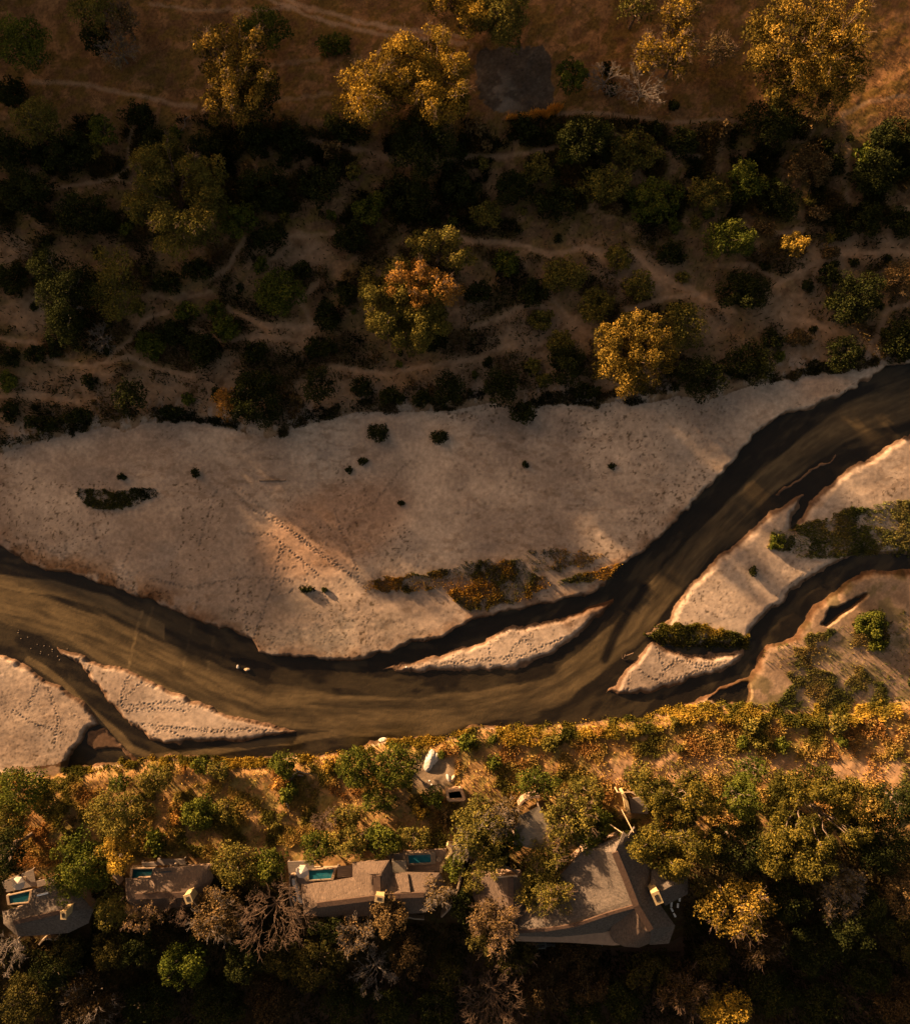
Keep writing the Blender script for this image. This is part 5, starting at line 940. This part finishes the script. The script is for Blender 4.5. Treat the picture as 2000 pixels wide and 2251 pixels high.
# ------------------------------------------------------------------ trees and bushes of the lodge side
SB = [ # u, v, rx, ry, h, palette, label, options
 (48, 1735, 58, 55, 9, 'green', 'dark leafy tree in the left corner of the sunlit bank', {}), (22, 1800, 40, 50, 6, 'olive', 'olive tree on the left edge under the dark leafy one', {}), (18, 1875, 38, 60, 12, 'dark', 'very dark tree on the left edge above the left villa', {}),
 (262, 1790, 66, 58, 11, 'olive', 'golden olive tree, upper one of a tall pair left of the smaller villa', dict(dens=1.2)), (266, 1866, 42, 52, 9.5, 'gold', 'yellow green tree, lower one of the tall pair, leaning over the teal pool', dict(dens=1.2)),
 (178, 1905, 66, 78, 9, 'green', 'wide green tree between the left and smaller villas', dict(dens=1.2)), (262, 1722, 26, 22, 4, 'lime', 'bright green small tree on the bank near the left', {}), (340, 1712, 40, 32, 4, 'olive', 'dense olive tree right of the bright green small tree', dict(dens=1.2)),
 (440, 1785, 44, 38, 4.5, 'green', 'dark round tree in the rusty grass above the smaller villa', dict(dens=1.2)), (492, 1785, 24, 30, 4, 'olive', 'golden olive tree touching the dark round one', {}), (110, 1775, 30, 28, 4, 'olive', 'low olive tree above the orange grass at the left', {}),
 (622, 1680, 34, 32, 5, 'green', 'fresh green tree on the bank beside the fallen skeleton', dict(dens=1.2)), (482, 1690, 26, 20, 3.5, 'olive', 'green gold thicket tree close to the water', {}), (445, 1683, 24, 18, 3.2, 'green', 'low green tree close to the water left of the green gold one', {}),
 (510, 1895, 50, 46, 7, 'olive', 'golden green tree just right of the smaller villa', dict(dens=1.1)), (590, 1900, 42, 40, 6, 'green', 'dark green tree left of the parasol deck', {}),
 (700, 1862, 44, 34, 4.5, 'green', 'green bushy tree above the long turquoise pool', dict(dens=1.2)), (770, 1852, 46, 36, 5, 'olive', 'olive bushy tree above the villa gable', dict(dens=1.2)), (838, 1850, 42, 40, 5, 'green', 'leafy tree above the slatted shelter', dict(dens=1.2)), (905, 1842, 40, 30, 4.2, 'olive', 'olive tree above the raised pool', {}),
 (785, 1690, 50, 46, 5.5, 'green', 'broad green tree, left of the two standing by the grey boulders', dict(dens=1.3)), (868, 1685, 56, 50, 6, 'green', 'broad green tree right against the grey boulders', dict(dens=1.3)), (952, 1752, 28, 26, 4, 'lime', 'yellow green tree left of the brick trough', {}), (830, 1760, 44, 26, 4, 'green', 'low green tree on the slope below the two broad ones', {}), (760, 1792, 40, 26, 4, 'olive', 'olive green tree in the middle of the lit slope', {}),
 (1055, 1818, 66, 66, 9, 'olive', 'feathery olive tree right of the terrace', dict(bark='silver', bare=.5, leaf=.26, dens=1.1)), (1105, 1790, 44, 40, 8, 'greygold', 'greyish half bare tree touching the pavilion', dict(bark='silver', bare=.6, dens=.8)), (1075, 1888, 44, 36, 8, 'olive', 'shaded olive tree over the dark flat roof', {}),
 (1180, 1722, 54, 36, 5, 'green', 'dark green tree above the arched plaster wall', {}), (1250, 1800, 58, 58, 9, 'olive', 'light green feathery tree right of the pavilion', dict(bark='pale', bare=.6, leaf=.26, dens=1.1)), (1300, 1825, 54, 52, 5.5, 'green', 'golden green tree at the upper left of the main lodge roof', dict(dens=1.1)), (1205, 1880, 58, 42, 6, 'olive', 'olive tree between pavilion and main lodge', dict(bark='pale', bare=.4)), (1290, 1740, 44, 36, 5, 'olive', 'small olive tree left of the orange lit wall', {}),
 (1195, 1955, 66, 58, 7.5, 'olive', 'loose brown gold tree hanging over the left corner of the main lodge', dict(bark='pale', bare=.25, dens=1.0, leaf=.2)), (1085, 2010, 54, 40, 9, 'brown', 'brown feathery tree over the small thatched house', dict(bark='pale', bare=.4, dens=.7, leaf=.2)),
 (1118, 2088, 62, 48, 8, 'olive', 'leafy golden olive tree below the small thatched house', dict(bark='pale', bare=.4, dens=1.1)), (955, 1956, 38, 38, 7.0, 'greygold', 'twiggy brown gold tree growing over the right wing of the double villa', dict(bark='silver', bare=.5, dens=.6, leaf=.2)), (1000, 1905, 22, 32, 4.5, 'green', 'shaded green tree in the bed inside the curved wall', {}), (1042, 1938, 26, 34, 5, 'olive', 'small golden olive tree just outside the long curved wall', {}),
 (1480, 1760, 92, 66, 12, 'deepgold', 'great round olive tree, upper left of the cluster right of the lodge', dict(dens=1.7, lobes=[(-.5, .3, .5), (.3, .4, .5), (0, -.3, .55), (.6, -.1, .4)])), (1470, 1868, 104, 66, 12, 'deepgold', 'great golden olive tree directly right of the lodge ridge tip', dict(dens=1.7, lobes=[(-.5, .2, .5), (.2, .4, .5), (0, -.4, .5), (.6, .1, .45)])),
 (1790, 1775, 104, 92, 13, 'deepgold', 'great round tree farthest right in the sunlit cluster, ringed with clumps', dict(dens=1.7, lobes=[(-.5, .4, .42), (.1, .6, .42), (.55, .25, .42), (.6, -.3, .42), (0, -.6, .42), (-.5, -.35, .42)])), (1745, 1868, 88, 62, 12, 'deepgold', 'great olive tree below the one ringed with clumps', dict(dens=1.7)), (1630, 1755, 50, 46, 9, 'green', 'green tree filling the gap between the two great groups', dict(dens=1.7)), (1652, 1690, 34, 32, 6, 'lime', 'small bright tree standing above the great trees on the straw grass', {}), (1620, 1860, 66, 62, 9, 'dark', 'dark tree in the shaded hollow between the great crowns', {}),
 (1612, 1990, 88, 62, 12, 'golddark', 'glowing gold tree right of the lodge yard', dict(bark='pale', bare=.3, dens=1.0, leaf=.26)), (1672, 2068, 66, 50, 9, 'brown', 'feathery brown tree hanging below the glowing gold tree', dict(bark='pale', bare=.3, dens=.8, leaf=.2)),
 (408, 2120, 54, 50, 10, 'lime', 'round yellow green tree standing alone in the dark near the bottom', dict(dens=1.3)), (478, 2010, 58, 62, 9, 'brown', 'brown green feathery tree between the smaller and double villas', dict(dens=1.1, leaf=.2, bark='silver', bare=.5)), (248, 2000, 36, 46, 7, 'olive', 'olive tree in the gap left of the smaller villa', {}), (248, 2085, 42, 44, 8, 'olive', 'gold tinged olive tree, left of the pair under the smaller villa', dict(dens=1.1)), (305, 2082, 40, 46, 8, 'green', 'green tree, right of the pair under the smaller villa', {}),
 (200, 2190, 70, 62, 9, 'brown', 'wide brown tree near the bottom, left of centre', dict(bark='silver', bare=.6)), (60, 2200, 66, 55, 9, 'olive', 'olive brown tree in the bottom left corner', {}), (150, 2085, 38, 34, 6, 'olive', 'small olive tree under the snaking pale wall', {}), (855, 2010, 38, 50, 9, 'brown', 'rusty gold tree behind the cross ridge of the double villa', dict(dens=1.1)), (898, 2095, 40, 50, 9, 'brown', 'rusty tree below the wavy wall', dict(dens=1.0)), (700, 2120, 62, 54, 9, 'olive', 'olive tree with pale leaf clumps below the double villa', {}), (620, 2110, 46, 42, 7, 'olive', 'dim olive tree under the leafless fan tree', {}), (730, 2040, 50, 30, 6, 'dark', 'dark tree hugging the rear of the double villa', {}), (862, 2215, 52, 46, 9, 'green', 'dark green tree on the bottom edge, left of centre', {}), (985, 2140, 34, 40, 9, 'olive', 'narrow golden olive tree below the end of the long curved wall', {}), (1060, 2060, 40, 34, 8, 'olive', 'dim golden tree between two taller ones under the small thatched house', {}),
 (1255, 2100, 62, 36, 7, 'brown', 'shaded rusty tree behind the main lodge', {}), (1190, 2170, 60, 52, 9, 'brown', 'brown gold tree near the bottom centre', {}), (1290, 2160, 50, 46, 8, 'brown', 'brown tree just right of the bottom centre', {}), (1372, 2200, 52, 48, 9, 'green', 'yellow green tree on the bottom edge right of centre', {}), (1430, 2130, 58, 44, 8, 'olive', 'dull olive tree below the round wing of the lodge', {}), (1505, 2165, 60, 54, 11, 'brown', 'tall brown gold tree with lit crown near the bottom', dict(bark='pale', bare=.6)), (1590, 2215, 60, 52, 11, 'gold', 'gold tree on the bottom edge right of centre', {}), (1560, 2105, 46, 40, 8, 'olive', 'olive tree between lodge yard and the tall brown gold tree', {}),
 (1695, 2185, 62, 56, 8, 'dark', 'dark tree on the bottom edge toward the right', {}), (1790, 2090, 66, 60, 8, 'dark', 'dark tree in the deep shade at the lower right', {}), (1880, 2010, 70, 64, 9, 'dark', 'broad dark tree at the right, below the pale half bare one', {}), (1900, 2130, 60, 56, 8, 'dark', 'dark tree left of the corner at the lower right', {}), (1975, 2200, 62, 56, 9, 'brown', 'brown gold tree in the bottom right corner', {}), (1925, 1850, 70, 70, 9, 'dark', 'dark tree right of the great round trees', {}), (1975, 1760, 50, 46, 7, 'dark', 'dark tree cut by the right edge below the straw grass', {}), (1985, 1960, 44, 60, 8, 'brown', 'dim brown tree cut by the right edge', {}), (1985, 2070, 46, 50, 8, 'olive', 'olive tree cut by the right edge in deep shade', {}), (1730, 1980, 44, 44, 7, 'dark', 'dark tree right of the glowing gold one', {}), (1800, 2210, 52, 48, 7, 'dark', 'dark tree on the bottom edge, second from the right corner', {}),
 (330, 2210, 66, 56, 7, 'dark', 'dark tree on the bottom edge at the left', {}), (480, 2200, 66, 56, 7, 'dark', 'dark tree on the bottom edge right of the lone yellow green tree', {}), (600, 2205, 60, 56, 8, 'brown', 'dim brown tree on the bottom edge left of centre', {}), (760, 2200, 54, 54, 8, 'dark', 'dark tree on the bottom edge below the twiggy grey ones', {}), (120, 2130, 56, 46, 7, 'dark', 'dark tree in the shade under the left villa', {}), (535, 2110, 46, 50, 7, 'dark', 'dark tree right of the lone yellow green tree', {}), (960, 2215, 50, 46, 8, 'dark', 'dark tree on the bottom edge at the centre', {}), (1285, 2225, 46, 36, 7, 'dark', 'dark tree on the bottom edge between brown and yellow green ones', {}),
 (-42, 1925, 60, 60, 12, 'dark', 'tall dark tree added mostly beyond the left edge to shade the left villa', {}), (1020, 1990, 30, 40, 5, 'dark', 'dark tree squeezed between the curved wall and the small thatched house', {}), (1850, 1940, 44, 40, 9, 'greygold', 'pale grey green half bare tree at the lower right', dict(bark='silver', bare=1.2, dens=.6)), (1400, 1700, 34, 26, 3.5, 'olive', 'low olive tree on the straw grass above the pergola', {}), (1130, 1845, 24, 26, 6, 'green', 'green tree at the lower left corner of the pavilion', {}),  # leftmost tree is added, mostly out of view, to shade the left villa
]
SHADE_PAL = dict(olive='shadeolive', green='dark', brown='shadebrown')  # darker leaf sets for the bottom trees, their shade put into the colour
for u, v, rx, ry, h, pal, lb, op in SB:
    if v > 2040 and rx != 54 and pal in SHADE_PAL: pal, op = SHADE_PAL[pal], dict(op, name={'olive': 'olive_tree', 'green': 'green_tree', 'brown': 'brown_tree'}[pal])
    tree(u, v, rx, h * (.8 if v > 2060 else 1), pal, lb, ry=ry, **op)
bare_tree(598, 2005, 72, 9, 'leafless tree with fanning orange lit branches left of the double villa', 'pale', n=11)
bare_tree(318, 2010, 34, 7.5, 'half bare tree with pale twigs below the smaller villa, left of two', 'pale', 'brown'); bare_tree(392, 2000, 30, 7.5, 'pinkish bare tree below the chimney of the smaller villa', 'pale')
bare_tree(20, 2085, 46, 7, 'grey leafless tree under the left villa at the left edge'); bare_tree(785, 2048, 44, 6.5, 'pale twiggy tree in front of the rear slope of the double villa', 'silver', 'brown'); bare_tree(825, 2140, 44, 7, 'grey leafless tree below the double villa')
bare_tree(1085, 2205, 66, 9, 'large leafless brown tree near the bottom centre', 'pale', n=11); bare_tree(1840, 1975, 44, 8, 'pale grey leafless tree in the dark at the lower right', 'silver', 'greygold'); bare_tree(1090, 2035, 46, 9.5, 'pale limbed nearly bare tree across the small thatched house', 'pale', 'brown')
bare_tree(1100, 1800, 30, 8.5, 'silver leafless twigs between feathery tree and pavilion', 'silver'); bare_tree(1510, 1830, 30, 9, 'silver dead crown showing in the hollow of the great trees', 'silver'); bare_tree(715, 1800, 26, 4, 'orange lit bare tree on the slope above the long pool', 'pale'); bare_tree(800, 1838, 14, 4, 'small yellowish bare tree above the villa gable', 'pale')
tmpl2 = {p: [bush_mesh(1.5, 1.4, 1.7, p, np.random.default_rng(950 + i), .9, .24) for i in range(3)] for p in ('olive', 'green', 'gold', 'orange', 'brown')}
NAMEC.update(gold='yellow gold', orange='orange')

# ------------------------------------------------------------------ small bushes, each labelled by what it stands nearest to
LAND = [(508, 172, 'the tall golden brown tree'), (930, 178, 'the largest golden crown'), (1130, 175, 'the ash grey plot'), (1768, 132, 'the wide bright golden tree'), (385, 440, 'the large pale olive tree'), (900, 650, 'the glowing orange crown'), (1393, 780, 'the dark gold round tree'), (562, 872, 'the dark green round tree on the rim'), (140, 655, 'the broad very dark tree'), (612, 640, 'the green scalloped tree'), (1292, 305, 'the dark dense tree under the trail'), (1600, 525, 'the green tree with one yellow tip'), (1878, 655, 'the large round tree near the right edge'), (1405, 628, 'the sandy trail crossing'), (60, 92, 'the dark tree in the top left corner'), (1985, 480, 'the right edge'), (15, 480, 'the left edge'), (700, 380, 'the thicket centre'), (1100, 850, 'the gully on the sand rim'), (1720, 830, 'the narrowing end of the sand'), (190, 900, 'the left part of the sand rim'),
 (60, 1735, 'the dark leafy tree at the left corner'), (262, 1800, 'the golden olive pair'), (440, 1785, 'the dark round tree in rusty grass'), (645, 1705, 'the fallen skeleton'), (870, 1685, 'the grey boulders'), (1001, 1748, 'the brick trough'), (1180, 1720, 'the arched plaster wall'), (1375, 1760, 'the pole pergola'), (1652, 1690, 'the small bright tree on straw grass'), (1829, 1601, 'the lone rounded boulder'), (1980, 1700, 'the two thin poles'), (700, 1862, 'the long turquoise pool'), (370, 1900, 'the smaller villa')]
ORD = ['nearest', 'second', 'third', 'fourth', 'fifth', 'sixth', 'seventh', 'eighth', 'ninth', 'tenth', 'eleventh', 'twelfth']
pend = []
for (a, b, ra, rb, pal) in _sc: pend.append((a, b, ra, rb, pal, 0))
for a, b in _small[:150]:
    pal = R.choices(['dark', 'green', 'olive', 'brown'], [5, 1.5, 2, 1.5])[0]; s = R.uniform(.45, 1.35) * (1.1 if b < 520 else .85); pend.append((a, b, s * 17, s * 16, pal, 1))
_sb = []
for i in range(900):
    a = R.uniform(0, 2000); B = float(interp(BLINE, a)); b = B + R.uniform(18, 235)
    if b > 1900 or notbuild(np.array([a]), np.array([b]))[0] < .5 or (a > 1450 and 1660 < b < 1730): continue
    if any(((a - q[0]) / (q[2] + 10)) ** 2 + ((b - q[1]) / (q[3] + 10)) ** 2 < .8 for q in SB) or any((a - q[0]) ** 2 + (b - q[1]) ** 2 < 24 ** 2 for q in _sb): continue
    if float(fbm(np.array(a), np.array(b), 80, 3, 93)) < .47: continue
    _sb.append((a, b))
for a, b in _sb[:24]:
    pal = R.choices(['olive', 'green', 'gold', 'orange', 'brown'], [4, 3.5, 1.5, .7, 1])[0]; s = R.uniform(.55, 1.5); pend.append((a, b, s * 17, s * 16, pal, 2))
key = {}
for i, q in enumerate(pend):
    L = min(LAND, key=lambda l: (l[0] - q[0]) ** 2 + (l[1] - q[1]) ** 2); dx, dy = q[0] - L[0], q[1] - L[1]
    if abs(dx) > abs(dy) * 1.2: w = 'right of' if dx > 0 else 'left of'
    else: w = 'below' if dy > 0 else 'above'
    key.setdefault((q[4], w, L[2], q[5] > 0), []).append((math.hypot(dx, dy), i))
lab = {}
for (pal, w, ln, sm), it in key.items():
    it.sort()
    for k, (d, i) in enumerate(it):
        lab[i] = ('%s %s bush %s %s' % (NAMEC[pal], 'small' if sm else 'large', w, ln)) if len(it) == 1 else ('%s of %s %s bushes %s %s' % (ORD[min(k, 11)], 'small' if sm else 'large', NAMEC[pal], w, ln))
for i, (a, b, ra, rb, pal, kind) in enumerate(pend):
    gname = {0: 'large scrub bushes on the upper bank', 1: 'small bushes on the upper bank', 2: 'bushes on the sunlit lower bank'}[kind]
    if kind == 0: bush(a, b, ra, pal, lab[i], gname, ry=rb, h=min(ra, rb) * S * 1.25, dens=1.05)
    else:
        s = ra / 17; g = Gp(a, b, .6); o = link('bush', R.choice((tmpl if kind == 1 else tmpl2)[pal]), None, (g[0], g[1], g[2] - .7)); o.scale = (s * R.uniform(.8, 1.3), s, s * (.85 if kind == 1 else 1.1)); o.rotation_euler = (0, 0, R.uniform(0, 6.28)); tag(o, lab[i], 'bush', gname)
